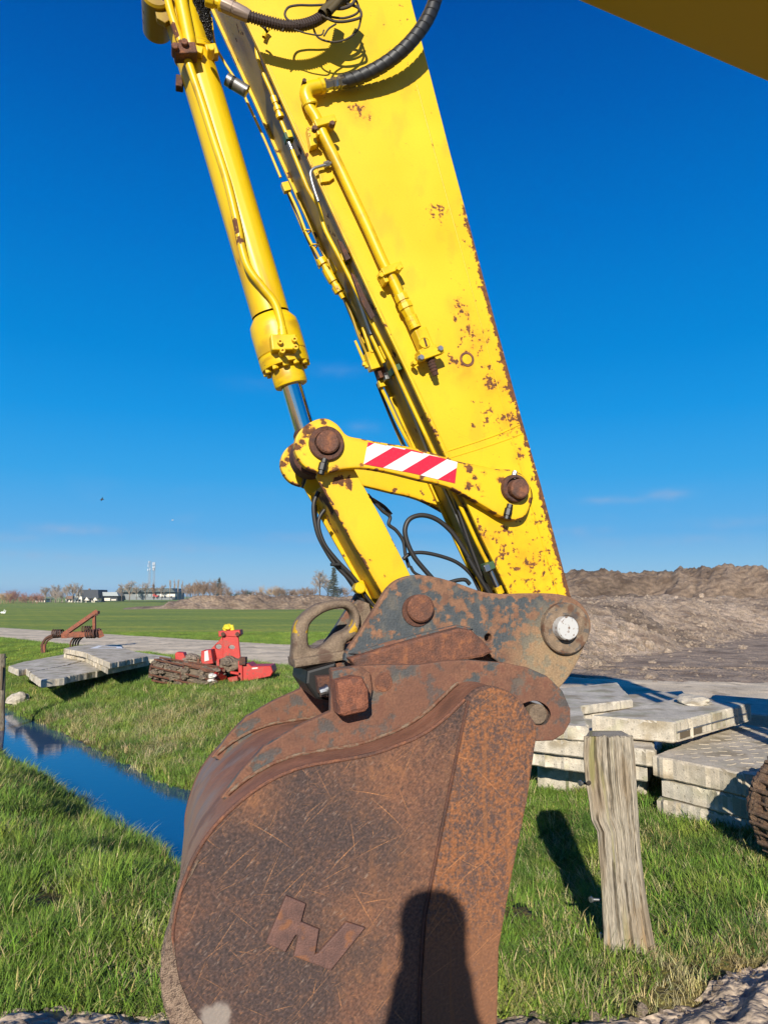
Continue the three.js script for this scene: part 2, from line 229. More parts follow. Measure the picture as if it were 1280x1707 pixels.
// lumps of earth lying on the near heap and the yard
{
  const R = rng(31), geos = [0, 1, 2].map(k => { const g = new THREE.IcosahedronGeometry(1, 2), p = g.attributes.position; for (let i = 0; i < p.count; i++) { const x = p.getX(i), y = p.getY(i), z = p.getZ(i), s = 1 + .42 * n2(x * 1.4 + k * 9, y * 1.4 + z * 1.1) + .18 * n2(x * 4 + z * 3, y * 4 + k); p.setXYZ(i, x * s, y * s * .75, z * s); } g.computeVertexNormals(); return boxUV(g); });
  const grp = new THREE.Group(); grp.name = 'earth_clods'; grp.userData = { kind: 'stuff', label: 'loose clods of pale earth scattered over the yard and heap', category: 'soil' }; scene.add(grp);
  const put = geos.map(() => []);
  for (let i = 0; i < 7000; i++) { const az = lerp(2, 34, R()) * Math.PI / 180, r = 15 * Math.pow(3.6, R()), x = Math.sin(az) * r, z = -Math.cos(az) * r, hn = heapNear(x, z); if (hn < .05 && R() > .1) continue; const big = R() < .06; put[i % 3].push([x, H(x, z) - .25 + Math.max(hn, .25), z, (big ? .11 : .04) * (.5 + R()), R() * 6]); }
  for (let i = 0; i < 150; i++) { const x = lerp(-.5, 2.6, R()), z = mudEdge(x) + .4 * (R() - .25) * R(); put[i % 3].push([x, H(x, z) + mudH(x, z), z, .006 + .022 * R() * R(), R() * 6, 1.4]); }
  for (let i = 0; i < 70; i++) { const x = lerp(-2.4, -.6, R()), z = mudEdge(x) + .3 * R(); put[i % 3].push([x, H(x, z) + mudH(x, z), z, .006 + .016 * R() * R(), R() * 6, 1.4]); }
  const M = new THREE.Matrix4(), q = new THREE.Quaternion(), e = new THREE.Euler();
  put.forEach((a, k) => { const im = new THREE.InstancedMesh(geos[k], mat(dirtT, .02, { color: new THREE.Color(1.1, 1.07, 1.04) }), a.length); im.name = 'clod'; sh(im); a.forEach((p, i) => { e.set(p[4], p[4] * 1.7, p[4] * .6); q.setFromEuler(e); M.compose(V3(p[0], p[1], p[2]), q, V3(p[3], p[3], p[3])); im.setMatrixAt(i, M); const s = (.85 + .5 * ((i * 7919) % 100) / 100) * (p[5] ?? 1); im.setColorAt(i, new THREE.Color(s, s, s)); }); grp.add(im); });
}

// ---------------------------------------------------------------- grass: countless blades
const tuft = (seed, n, len, spread, wid, droop) => {
  const R = rng(seed), pos = [], idx = [];
  for (let b = 0; b < n; b++) {
    const a = R() * 6.283, rr = Math.sqrt(R()) * spread, L = len * (.45 + .75 * R()), w = wid * (.6 + .7 * R()), da = R() * 6.283, lean = droop * (.2 + .8 * R());
    let x = Math.cos(a) * rr, z = Math.sin(a) * rr, y = -.01, th = .15 + .5 * R(); const sx = -Math.sin(da), sz = Math.cos(da), k = pos.length / 3;
    for (let s = 0; s < 4; s++) {
      const ww = w * (s === 0 ? .75 : 1 - .28 * s) * .5;
      if (s < 3) { pos.push(x - sx * ww, y, z - sz * ww, x + sx * ww, y, z + sz * ww); } else pos.push(x, y, z);
      const st = L / 3; x += Math.cos(da) * Math.sin(th) * st; z += Math.sin(da) * Math.sin(th) * st; y += Math.cos(th) * st; th += lean;
    }
    idx.push(k, k + 1, k + 2, k + 1, k + 3, k + 2, k + 2, k + 3, k + 4, k + 3, k + 5, k + 4, k + 4, k + 5, k + 6);
  }
  const g = new THREE.BufferGeometry(); g.setAttribute('position', new THREE.Float32BufferAttribute(pos, 3)); g.setIndex(idx); g.computeVertexNormals(); return g;
};
{
  const grp = new THREE.Group(); grp.name = 'grass'; grp.userData = { kind: 'stuff', label: 'long green and straw coloured grass on the ditch banks and verges', category: 'grass' }; scene.add(grp);
  const kinds = [[11, 16, .20, .06, .0082, .62], [12, 16, .17, .06, .0074, .8], [13, 14, .23, .05, .0086, .55], [14, 20, .10, .07, .0066, .6], [15, 20, .11, .07, .007, .85], [16, 14, .17, .06, .0052, 1.0], [17, 30, .075, .12, .009, .5], [18, 9, .06, .05, .024, .75]];
  const put = kinds.map(() => []), R = rng(77);
  const inSlab = () => false;
  function sow(x0, x1, z0, z1, n, pick) { for (let i = 0; i < n; i++) { const x = lerp(x0, x1, R()), z = lerp(z0, z1, R()); if (Math.abs(x) > -z * .56 + .25) continue; if (onRoad(x, z, -.08) || inYard(x, z)) continue; const h = H(x, z); if (h < WATER + .015 * R() - .02) continue; pick(x, z, h); } }
  const green = (x, z, d) => { const c = [.135, .236, .022]; mix3(c, [.066, .138, .015], sst(-.1, .5, fbm(x * .8 + 3, z * .8, 3))); mix3(c, [.25, .315, .04], .8 * sst(.0, .5, fbm(x * 1.7, z * 1.7 + 5, 3))); mix3(c, [.48, .39, .18], d); const s = .6 + .75 * R(); return [c[0] * s * (.9 + .25 * R()), c[1] * s, c[2] * s * (.8 + .5 * R())]; };
  // near, left and right of the bucket
  sow(-4.2, 4.6, -9.4, -2.9, 40000, (x, z, h) => {
    const e = mudEdge(x) - z; if (e < .0) return; if (e < .5 && x > .9) { if (R() > e * 1.5 + .45) return; if (R() < .6) { put[R() < .5 ? 5 : 3].push([x, h, z, .35 + .4 * R(), .5 + .5 * R()]); return; } }
    const b = bareness(x, z); if (R() < b * 1.1) return; const cl = fbm(x * 2.2, z * 2.2, 3), d = R() < .2 + .7 * dryness(x, z) ? .4 + .6 * R() : 0;
    const right = x > .35 ? .40 : .66, s = right * (.55 + .95 * sst(-.3, .45, cl)) * (e < .35 ? .7 : 1); if (cl < -.2 && R() < .6) return; if (R() < .035) { put[7].push([x, h, z, .6 + .7 * R(), 0]); return; }
    put[d > .5 && R() < .6 ? 5 : Math.floor(R() * 3)].push([x, h, z, s, d]);
  });
  sow(-4.2, 4.6, -9.4, -2.9, 34000, (x, z, h) => { const e = mudEdge(x) - z; if (e < .03 || (e < .6 && x > .9 && R() > e)) return; if (R() < bareness(x, z)) return; put[3 + (R() < .5 ? 0 : 1)].push([x, h, z, .7 + .6 * R(), R() < .2 ? .7 : 0]); });
  // the far bank of the ditch and the verge up to the road
  sow(-11, 1.5, -20, -6.4, 62000, (x, z, h) => { if (ditchD(x, z) < .3) return; const d0 = dryness(x, z), d = R() < .06 + .75 * d0 ? .35 + .65 * R() : .1 * R(); put[d > .4 && R() < .7 ? 5 : 3 + (R() < .5 ? 0 : 1)].push([x, h, z, .75 + .8 * R() + .25 * fbm(x, z, 2), d]); });
  sow(-19, 0, -34, -19, 26000, (x, z, h) => put[6].push([x, h, z, .8 + .6 * R(), .1 * R()]));
  // sparse stems standing in the water along the near edge
  for (let i = 0; i < 240; i++) { const p = onGround(lerp(100, 250, R()), 0 + lerp(1330, 1425, R()), WATER), h = H(p.x, p.z); if (h < WATER - .3 || h > WATER + .1) continue; put[5].push([p.x, WATER - .02, p.z, .7 + .6 * R(), R() < .5 ? .7 : .2]); }
  const M = new THREE.Matrix4(), q = new THREE.Quaternion(), up = V3(0, 1, 0), c = new THREE.Color();
  const gm = new THREE.MeshStandardMaterial({ color: 0xffffff, roughness: .9, side: THREE.DoubleSide });
  put.forEach((a, k) => {
    const im = new THREE.InstancedMesh(tuft(...kinds[k]), gm, a.length); im.name = 'grass_tuft'; sh(im);
    a.forEach((p, i) => { q.setFromAxisAngle(up, R() * 6.283); M.compose(V3(p[0], p[1] - .005, p[2]), q, V3(p[3], p[3] * (.8 + .4 * R()), p[3])); im.setMatrixAt(i, M); const g = green(p[0], p[2], p[4]); im.setColorAt(i, c.setRGB(g[0], g[1], g[2])); });
    grp.add(im);
  });
}

// ---------------------------------------------------------------- the plane of the digging arm
// It is vertical and turned 15.8 degrees from the picture plane: its normal meets the horizon at pixel (290, 993). Local x runs along the arm towards the machine, y up, z towards the camera.
const TH = Math.atan(350 / Math.hypot(FPX, 140)), D0 = 2.30;   // nearest side plate of the bucket stands 2.30 m from the camera
const aU = V3(Math.cos(TH), 0, -Math.sin(TH)), aN = V3(-Math.sin(TH), 0, -Math.cos(TH));
function P(x, y, w) { const r = ray(x, y), t = (D0 + w) / r.dot(aN); return V3(r.dot(aU) * t, EYE + r.y * t, -(D0 + w)); }
const PS = (a, w) => a.map(q => P(q[0], q[1], q[2] ?? w));
const P2 = (a, w) => a.map(q => { const p = P(q[0], q[1], w); return new THREE.Vector2(p.x, p.y); });
const armWorld = (u, y, z) => V3(Math.cos(TH) * u + Math.sin(TH) * z, y, -Math.sin(TH) * u + Math.cos(TH) * z);
// a plate from outline points, near face w metres behind the reference plane, t thick, edges bevelled by b
function plate(pts, w, t, b = .004, holes = []) {
  const s = new THREE.Shape(pts); for (const h of holes) s.holes.push(new THREE.Path(h));
  const g = new THREE.ExtrudeGeometry(s, { depth: t - 2 * b, bevelEnabled: true, bevelThickness: b, bevelSize: b, bevelOffset: -b, bevelSegments: 2, curveSegments: 8 });
  return boxUV(g.translate(0, 0, -(D0 + w + t) + b));
}
const circ = (c, r, n = 32, a0 = 0) => Array.from({ length: n }, (_, i) => new THREE.Vector2(c.x + r * Math.cos(a0 + i / n * 6.2832), c.y + r * Math.sin(a0 + i / n * 6.2832)));
const rAt = (px, w) => px / FPX * (D0 + w) * 1.02;            // a length in pixels of the photograph at that plane
// round part lying along the arm's normal: profile [[w, r], ...] about pixel (x, y) read at plane w0
function disc(x, y, w0, prof, n = 36) { const c = P(x, y, w0), g = new THREE.LatheGeometry(prof.map(([w, r]) => new THREE.Vector2(r, w)), n); scaleUV(g, .4, .2); const q = toCreasedNormals(g, .5); q.rotateX(-Math.PI / 2); return boxUV(q.translate(c.x, c.y, -D0)); }
const pinProf = (w0, w1, r, b = .004) => [[w1, 0], [w1, r], [w0 + b, r], [w0, r - b], [w0, 0]];
function hexBolt(x, y, w, r, t, nut) { const g = disc(x, y, w, [[w + t, 0], [w + t, r], [w + t * .2, r], [w, r * .8], [w, 0]], 6); return nut ? g : g; }

// ---------------------------------------------------------------- paint, rust and dirt
MATK = .86;
const RUST = [98, 60, 42], RUSTD = [60, 42, 35], RUSTO = [150, 94, 52], YEL = [228, 188, 3];
// chips: noise under a threshold set by the local wear (0..1)
const chip = (n, d) => { const t = .10 + .42 * d; return sst(t + .035, t - .03, n); }, halo = (n, d) => { const t = .10 + .42 * d; return sst(t + .12, t, n); };
function polyDist(poly, x, y) { let m = 1e9; for (let i = 0, j = poly.length - 1; i < poly.length; j = i++) { const a = poly[j], b = poly[i], ex = b.x - a.x, ey = b.y - a.y, t = clamp(((x - a.x) * ex + (y - a.y) * ey) / (ex * ex + ey * ey)); const d = (x - a.x - ex * t) ** 2 + (y - a.y - ey * t) ** 2; if (d < m) m = d; } return Math.sqrt(m); }
function bounds(pts) { const b = { x0: 1e9, y0: 1e9, x1: -1e9, y1: -1e9 }; for (const p of pts) { b.x0 = Math.min(b.x0, p.x); b.y0 = Math.min(b.y0, p.y); b.x1 = Math.max(b.x1, p.x); b.y1 = Math.max(b.y1, p.y); } b.w = b.x1 - b.x0; b.h = b.y1 - b.y0; return b; }
const fitUV = (g, b) => { const u = g.attributes.uv, p = g.attributes.position; for (let i = 0; i < u.count; i++) u.setXY(i, (p.getX(i) - b.x0) / b.w, (p.getY(i) - b.y0) / b.h); return g; };
function paintYellow(o, x, y, wear, stain, fine) {
  const a = fbm(x * 3, y * 3, 3), f = fbm(x * 160, y * 160, 2); o.c = [YEL[0] + 10 * a + 5 * f, YEL[1] + 12 * a + 5 * f, YEL[2] + 6 + 4 * f];
  const dirt = sst(.05, .5, fbm(x * 9 + 4, y * 5, 4)) * .22; mix3(o.c, [178, 138, 30], dirt);
  mix3(o.c, [214, 132, 14], clamp(stain * (.75 + .8 * fbm(x * 24, y * 24, 3))));
  const n = .5 + .8 * (.6 * fbm(x * fine, y * fine, 4, 256, .62) + .55 * fbm(x * fine * .35 + 3, y * fine * .35, 3)), k = chip(n, wear); mix3(o.c, [206, 128, 16], .6 * halo(n, wear) * sst(.1, .5, wear)); o.h = .6 - .35 * k + .05 * f; o.r = .46 + .12 * a + .1 * dirt;
  if (k > 0) { const rr = .5 + .7 * fbm(x * 60, y * 60, 3), c = [lerp(RUSTD[0], 136, rr), lerp(RUSTD[1], 82, rr), lerp(RUSTD[2], 48, rr)]; mix3(o.c, c, k * .95); o.r = lerp(o.r, .92, k); }
}
const yelTile = (wear, seed) => tex(768, 768, (u, v, o) => {
  const a = fbm(u * 4 + seed, v * 4, 3, 4), f = fbm(u * 90, v * 90, 2, 90); o.c = [YEL[0] + 8 * a + 5 * f, YEL[1] + 10 * a + 5 * f, YEL[2] + 6];
  mix3(o.c, [170, 128, 30], .6 * sst(.0, .5, fbm(u * 7 + seed, v * 5, 4, 8)));
  const w = wear * sst(-.1, .5, fbm(u * 5 + seed * 2, v * 5, 3, 5)), n = .5 + .62 * fbm(u * 14 + seed, v * 14, 5, 14, .62), k = chip(n, w);
  mix3(o.c, [206, 124, 18], .5 * w * sst(.5, .3, n)); mix3(o.c, n < .3 ? RUSTD : RUST, k); o.h = .6 - .3 * k + .05 * f; o.r = lerp(.4 + .1 * a, .92, k);
}, .8);
const yelM = mat(yelTile(.35, 0), .0012), yelWornM = mat(yelTile(.95, 3), .0015), yelDirtShadeM = mat(yelTile(.8, 5), .002, { color: new THREE.Color(.46, .44, .5) });  // last one: dirty yellow, darkened further to paint shade on the front plate
const rustT = tex(768, 768, (u, v, o) => {
  const a = fbm(u * 4, v * 4, 4, 4), b = fbm(u * 20, v * 20, 4, 20), c = fbm(u * 96, v * 96, 3, 96); o.c = [112 + 40 * b + 30 * c, 72 + 24 * b + 20 * c, 54 + 14 * b + 14 * c];
  mix3(o.c, [74, 56, 50], .7 * sst(.0, .45, a)); mix3(o.c, [152, 98, 60], .5 * sst(.12, .5, b)); o.h = .5 + .45 * c + .4 * b; o.r = .82 + .15 * b;
}, .6);
const rustM = mat(rustT, .003), rustDarkM = mat(rustT, .003, { color: new THREE.Color(.62, .62, .66) });
// old dark grey paint, half rusted away (quick hitch, bucket ears)
const slateF = (amount, bias) => (u, v, o) => {
  const a = fbm(u * 9 + bias, v * 9, 6, 9, .62), b = fbm(u * 18 + bias, v * 18, 4, 18), c = fbm(u * 100, v * 100, 3, 100);
  o.c = [74 + 14 * b + 12 * c, 76 + 12 * b + 12 * c, 76 + 10 * b + 12 * c]; mix3(o.c, [132, 112, 88], .45 * sst(-.05, .4, fbm(u * 7 + 3, v * 7 + bias, 4, 7)));
  const r = sst(-.12, .12, a + .25 * b - .2 + amount), cr = [124 + 40 * b + 26 * c, 86 + 28 * b + 20 * c, 66 + 18 * b + 14 * c]; mix3(cr, [100, 64, 52], .6 * sst(.0, .4, b)); mix3(o.c, cr, r);
  o.h = .5 + .25 * r + .3 * c + .2 * b; o.r = .72 + .18 * r;
};
const slateM = mat(tex(768, 768, slateF(.12, 0), .75), .003), earM = mat(tex(800, 800, (u, v, o) => { slateF(.34, 4)(u, v, o); mix3(o.c, [108, 74, 60], .5 * sst(-.3, .3, fbm(u * 4 + 8, v * 4, 3, 4))); }, .75), .003);
const tanRustM = mat(tex(768, 768, (u, v, o) => { const b = fbm(u * 8, v * 8, 5, 8), c = fbm(u * 70, v * 70, 3, 70); o.c = [122 + 36 * b + 26 * c, 104 + 32 * b + 24 * c, 86 + 26 * b + 20 * c]; mix3(o.c, [86, 64, 52], .8 * sst(.1, .4, fbm(u * 6 + 4, v * 6, 4, 6))); mix3(o.c, [205, 160, 20], .9 * sst(.43, .47, fbm(u * 5 + 9, v * 5 + 2, 4, 5))); o.h = .5 + .4 * c + .4 * b; o.r = .85; }, .5), .003);
const bossM = mat(tex(512, 512, (u, v, o) => { const b = fbm(u * 9, v * 9, 5, 9), c = fbm(u * 70, v * 70, 3, 70); o.c = [128 + 36 * b + 26 * c, 108 + 30 * b + 22 * c, 88 + 24 * b + 18 * c]; mix3(o.c, [94, 62, 44], .75 * sst(.0, .35, fbm(u * 6 + 4, v * 6, 4, 6))); mix3(o.c, [74, 76, 80], .6 * sst(.1, .3, fbm(u * 10 + 1, v * 10, 4, 10))); o.h = .5 + .4 * c + .3 * b; o.r = .85; }, .3), .003);
const chromeM = plain(205, 208, 212, .07, 1), steelM = plain(165, 166, 168, .32, 1), zincM = plain(150, 150, 150, .4, .8);
const rubberM = new THREE.MeshStandardMaterial({ color: lin(34, 34, 36), roughness: .48, side: THREE.DoubleSide }), rubberDustM = plain(62, 54, 46, .75), blackM = plain(16, 15, 14, .5);
const greaseM = mat(tex(256, 256, (u, v, o) => { const a = fbm(u * 24, v * 24, 4, 24); o.c = [22, 20, 19]; o.h = .5 + a; o.r = .22 + .3 * Math.abs(a); }, .15), .012);
const greenM = plain(58, 84, 52, .5), boltRustM = plain(92, 62, 48, .8), boltYelM = plain(216, 176, 12, .45);

// ---------------------------------------------------------------- the excavator
const EB = V3(5.4, 0, -(D0 + .54));                            // its middle on the ground, in the arm's own axes
const exc = thing('excavator', 'big worn yellow excavator reaching its arm down from above', 'excavator', armWorld(EB.x, 0, EB.z), TH);
const xp = (name, g, m, parent = exc) => part(name, g, m, parent, EB);

// --- stick (dipper arm): a box of welded plates
const stickPx = [[252, -310], [415, 47], [434, 87], [490, 213], [568, 384], [629, 517], [675, 613], [743, 761], [805, 900], [846, 985], [880, 1070], [925, 1094], [958, 1075], [968, 1035], [950, 991], [899, 800], [869, 697], [829, 550], [789, 400], [749, 250], [710, 97], [685, 0], [606, -310]];
const wS = .38, stickO = P2(stickPx, wS), stickB = bounds(stickO);
{
  // wear read off the photograph: pixel, radius in pixels, strength
  const spots = [[730, 355, 18, .75], [758, 380, 12, .4], [768, 470, 20, .3], [778, 480, 9, .55], [742, 525, 10, .35], [768, 520, 20, .72], [762, 535, 14, .4], [790, 560, 24, .78], [812, 570, 9, .9], [800, 580, 20, .5], [764, 604, 13, .95], [775, 600, 22, .5], [818, 632, 22, .8], [806, 618, 14, .5], [836, 650, 14, .7], [812, 690, 22, .68], [830, 690, 16, .5], [795, 668, 9, .5], [800, 645, 8, .5], [850, 708, 22, .85], [790, 712, 8, .6], [862, 745, 12, .7], [866, 760, 10, .6], [598, 182, 13, .85], [612, 192, 9, .8], [668, 10, 6, .8], [632, 22, 8, .45], [665, 34, 4, .7], [758, 440, 8, .4], [690, 500, 5, .5], [848, 900, 30, .55], [872, 940, 26, .75], [905, 935, 22, .7], [900, 955, 14, .8], [920, 960, 22, .6], [870, 880, 24, .45], [930, 940, 16, .8], [890, 905, 22, .5], [915, 905, 16, .55], [850, 960, 20, .4], [895, 980, 40, .5], [780, 420, 14, .4], [783, 450, 9, .4], [845, 985, 16, .7]].map(([x, y, r, s]) => { const p = P(x, y, wS); return [p.x, p.y, rAt(r, wS) * 1.3, s]; });
  const stains = [[768, 520, 26], [792, 565, 34], [776, 615, 34], [822, 640, 26], [600, 188, 26], [846, 700, 24], [880, 930, 36], [780, 598, 26], [866, 760, 16]].map(([x, y, r]) => { const p = P(x, y, wS); return [p.x, p.y, rAt(r, wS)]; });
  const edge = P2([[685, 0], [710, 97], [749, 250], [789, 400], [829, 550], [869, 697], [899, 800], [950, 991]], wS), eL = P2([[490, 213], [568, 384], [629, 517], [675, 613], [743, 761], [850, 985]], wS);
  const segD = (L, x, y) => { let m = 1e9, t0 = 0; for (let i = 1; i < L.length; i++) { const a = L[i - 1], b = L[i], ex = b.x - a.x, ey = b.y - a.y, t = clamp(((x - a.x) * ex + (y - a.y) * ey) / (ex * ex + ey * ey)), d = Math.hypot(x - a.x - ex * t, y - a.y - ey * t); if (d < m) { m = d; t0 = b.y; } } return m; };
  const y350 = P(775, 350, wS).y, y330 = P(775, 270, wS).y, y900 = P(900, 860, wS).y, yFit = P(560, 1e3, wS).y;
  const drip = P(510, 235, wS), drip2 = P(620, 520, wS);
  const faceT = tex(900, 2048, (u, v, o) => {
    const x = stickB.x0 + u * stickB.w, y = stickB.y0 + v * stickB.h; let w = 0, s = 0;
    for (const q of spots) { const d = ((x - q[0]) ** 2 + (y - q[1]) ** 2) / (q[2] * q[2]); if (d < 5) w = Math.max(w, 1.02 * q[3] * Math.exp(-d * .75)); }
    for (const q of stains) { const d = ((x - q[0]) ** 2 + (y - q[1]) ** 2) / (q[2] * q[2]); if (d < 5) s = Math.max(s, .42 * Math.exp(-d)); }
    const de = segD(edge, x, y), low = sst(y330, y350 - .15, y), el = sst(y900 + .3, y900 - .2, y);
    w = Math.max(w, low * (.98 * sst(.028, .008, de + .012 * fbm(x * 12, y * 12, 3)) + .42 * sst(.1, .02, de)), el * .36);
    const dl = segD(eL, x, y); w = Math.max(w, .75 * sst(.016, .004, dl) * sst(-.1, .25, fbm(x * 7, y * 7, 3))); s = Math.max(s, .55 * sst(.03, .0, dl) * sst(-.05, .3, fbm(x * 5 + 2, y * 5, 3)));
    s = Math.max(s, .5 * Math.exp(-(((x - drip.x) / .04) ** 2)) * sst(-.15, 0, y - drip.y) * sst(.08, 0, y - drip.y)); s = Math.max(s, .3 * el * sst(0, .4, fbm(x * 6, y * 6, 4)));
    w = Math.max(w, .04 + .14 * sst(.1, .5, fbm(x * 4 + 7, y * 4, 3)), sst(y900 + .2, y900 - .1, y) * (.28 + .45 * sst(-.1, .35, fbm(x * 7 + 2, y * 11, 3))));
    paintYellow(o, x, y, w, s, 68);
    const sc = Math.abs(n2(x * 14 + y * 30, y * 3 - x * 5)); if (sc < .012 && fbm(x * 5, y * 5, 2) > .18) { mix3(o.c, [190, 150, 20], .5); }
  });
  const st = new THREE.Group(); st.name = 'stick'; exc.add(st); globalThis.STICK = st;
  const stp = (n, g, m) => xp(n, g, m, st);
  stp('side_plate', fitUV(plate(stickO, wS, .016, .002), stickB), mat(faceT, .0016));
  stp('side_plate', plate(stickO, wS + .284, .016, .002), yelWornM);
  // front plate (towards the cylinder) and back plate, set just inside the side plates' edges
  const band = (px, t, inset) => { const pts = P2(px, wS), n = pts.length, nor = pts.map((p, i) => { const a = pts[Math.max(0, i - 1)], b = pts[Math.min(n - 1, i + 1)], d = new THREE.Vector2(b.x - a.x, b.y - a.y).normalize(); return new THREE.Vector2(d.y, -d.x); }); return [...pts.map((p, i) => new THREE.Vector2(p.x + nor[i].x * inset, p.y + nor[i].y * inset)), ...pts.map((p, i) => new THREE.Vector2(p.x + nor[i].x * (inset + t), p.y + nor[i].y * (inset + t))).reverse()]; };
  const leftPx = stickPx.slice(0, 10), rightPx = stickPx.slice(14).reverse();
  stp('front_plate', plate(band(leftPx, .014, -.026), wS + .0165, .267, .001), yelDirtShadeM);  // shade of this side is put into the darkened dirty yellow
  stp('back_plate', plate(band(rightPx, .014, .012), wS + .0165, .267, .001), yelWornM);
  // weld seams and the doubler at the lower end
  const seam = (px, r, m) => stp('weld_seam', tubeG(PS(px, wS - .0005), r, 6, 60), m);
  seam([[746, 752], [790, 738], [830, 724], [866, 708]], .0022, yelM); seam([[748, 764], [800, 748], [850, 731], [872, 722]], .0016, yelM);
  seam([[434, 95], [490, 219], [568, 391], [629, 524], [675, 620], [745, 768]].map(([x, y]) => [x + 8, y]), .0022, yelM);
  seam([[700, 140], [735, 272], [775, 420], [815, 570], [855, 715], [885, 822], [935, 990]].map(([x, y]) => [x - 6, y]), .0022, yelWornM);
  stp('plug_weld', disc(778, 599, wS, [[wS + .002, 0], [wS + .002, .031], [wS - .0032, .03], [wS - .0032, .022], [wS + .001, .021], [wS + .001, 0]]), rustM); stp('plug_face', disc(778, 599, wS, [[wS + .001, 0], [wS + .001, .0205], [wS - .0024, .02], [wS - .0024, 0]]), yelWornM);
  // long black patches where the grease ran on the front plate
  const fl = P2([[578, 415], [596, 452], [622, 520], [632, 540], [624, 470], [592, 415]], wS);
}
const stx = (n, g, m) => xp(n, g, m, STICK);

// --- wide oil pipe on the near face, with clamps, elbow and shut-off valve
{
  const w = .335, g = [tubeG(PS([[509, 154], [516, 178], [527, 196], [539, 225], [561, 269], [586, 322], [614, 382], [640, 440], [657, 472], [668, 496]], w), .0205, 16, 120)];
  stx('oil_pipe', g, yelM);
  const a = P(526, 145, w), b = P(509, 152, w);
  stx('pipe_elbow', [tubeG(PS([[538, 143], [524, 145], [513, 149], [510, 158], [516, 176]], w), .0255, 16, 24), latheAB(P(516, 170, w), P(519, 178, w), [[0, .026], [.004, .028], [.016, .028], [.02, .024]]), latheAB(P(532, 144, w), P(541, 142.4, w), [[0, .026], [.003, .0295], [.016, .0295], [.02, .026]])], yelM);
  stx('elbow_lug', disc(507, 136, w - .02, [[w + .01, 0], [w + .01, .008], [w - .03, .008], [w - .03, 0]], 6), rustDarkM);
  stx('hose_fitting', [latheAB(P(540, 142.6, w), P(573, 136, w), [[0, .0], [0, .024], [.014, .024], [.016, .019], [.034, .019], [.036, .023], [.05, .023], [.055, .02], [.062, .021], [.066, .027], [.085, .027], [.085, 0]], 6)], steelM);
  for (const [cx, cy, dx, dy, bl] of [[540, 208, 14.5, -4, boltRustM], [650.5, 452, 14.5, -5.5, yelM]]) {
    const c = P(cx, cy, w), d = P(cx + dx, cy + dy, w).sub(c).normalize(), an = Math.atan2(d.y, d.x);
    const bl0 = (W, Hh, D, off, oz) => { const q = box(W, Hh, D, off[0], off[1], 0, .004); q.rotateZ(an); return q.translate(c.x, c.y, -(D0 + w) + oz); };
    stx('pipe_clamp', [bl0(.088, .03, .012, [0, 0], .024), bl0(.092, .026, .05, [0, 0], -.012), bl0(.018, .05, .05, [-.036, -.014], -.012)], yelM);
    for (const s of [-1, 1]) stx('clamp_bolt', hexBolt(cx + dx * s, cy + dy * s, w - .05, .0115, .022), bl);
  }
  stx('pipe_bracket', plate(P2([[530, 277], [552, 272], [557, 296], [549, 302], [535, 304]], .365), .365, .016, .002), yelWornM); stx('pipe_bracket', [plate(P2([[512, 212], [524, 207], [530, 240], [518, 244]], .34), .34, .04, .003)], yelWornM);
  stx('sense_tube', [tubeG(PS([[548, 274], [535, 277], [523, 281], [518, 287], [519, 298], [526, 322], [531, 336]], .345), .0062, 8)], zincM);
  stx('tube_nut', [latheAB(P(541, 275, .345), P(551, 272, .345), [[0, 0], [0, .012], [.02, .012], [.02, 0]], 6), latheAB(P(549, 273, .345), P(559, 270, .345), [[0, .007], [.02, .007]], 10)], zincM);
  stx('pipe_nut', [latheAB(P(666, 490, w), P(688, 537, w), [[0, .0205], [.004, .027], [.03, .028], [.032, .0235], [.04, .0235], [.043, .029], [.062, .0295], [.066, .025], [.082, .024], [.10, .022]], 8), latheAB(P(684, 528, w), P(694, 551, w), [[0, .024], [.05, .024]], 16)], yelM);
  const c = P(706, 573, w), an = Math.atan2(P(712, 588, w).y - P(697, 552, w).y, P(712, 588, w).x - P(697, 552, w).x) + Math.PI / 2;
  const bx = (W, Hh, D, x, y, z, r) => { const q = box(W, Hh, D, x, y, 0, r); q.rotateZ(an); return q.translate(c.x, c.y, -(D0 + w) + z); };
  stx('shutoff_valve', [bx(.052, .088, .056, 0, .012, 0, .006), bx(.075, .03, .06, -.004, -.036, -.002, .004)], yelM);
  const v2 = disc(707.5, 571, w - .03, [[w - .024, 0], [w - .024, .022], [w - .0325, .0215], [w - .0325, .019], [w - .03, .018], [w - .03, 0]]); stx('valve_dial', v2, yelM);
  const sl = box(.008, .034, .003, 0, 0, 0, .001); sl.rotateZ(an - .1); stx('dial_slot', sl.translate(P(709, 571, w - .03).x, P(709, 571, w - .03).y, -(D0 + w - .032)), rustDarkM);
  stx('valve_flange', [bx(.11, .024, .034, 0, -.052, .014, .004)], yelM);
  for (const q of [[703, 595], [735, 580]]) stx('clamp_bolt', hexBolt(q[0], q[1], w - .042, .0125, .02), zincM);
  stx('clamp_bolt', hexBolt(692, 604, w - .01, .011, .03), yelM);
  stx('hose_nipple', [latheAB(P(714, 592, w), P(727, 628, w), [[0, .02], [.018, .021], [.02, .0155], [.03, .0165], [.034, .014], [.042, .0165], [.046, .014], [.054, .0165], [.058, .0135], [.066, .0155], [.07, .0125], [.084, .0125], [.086, 0]])], rustDarkM);
}

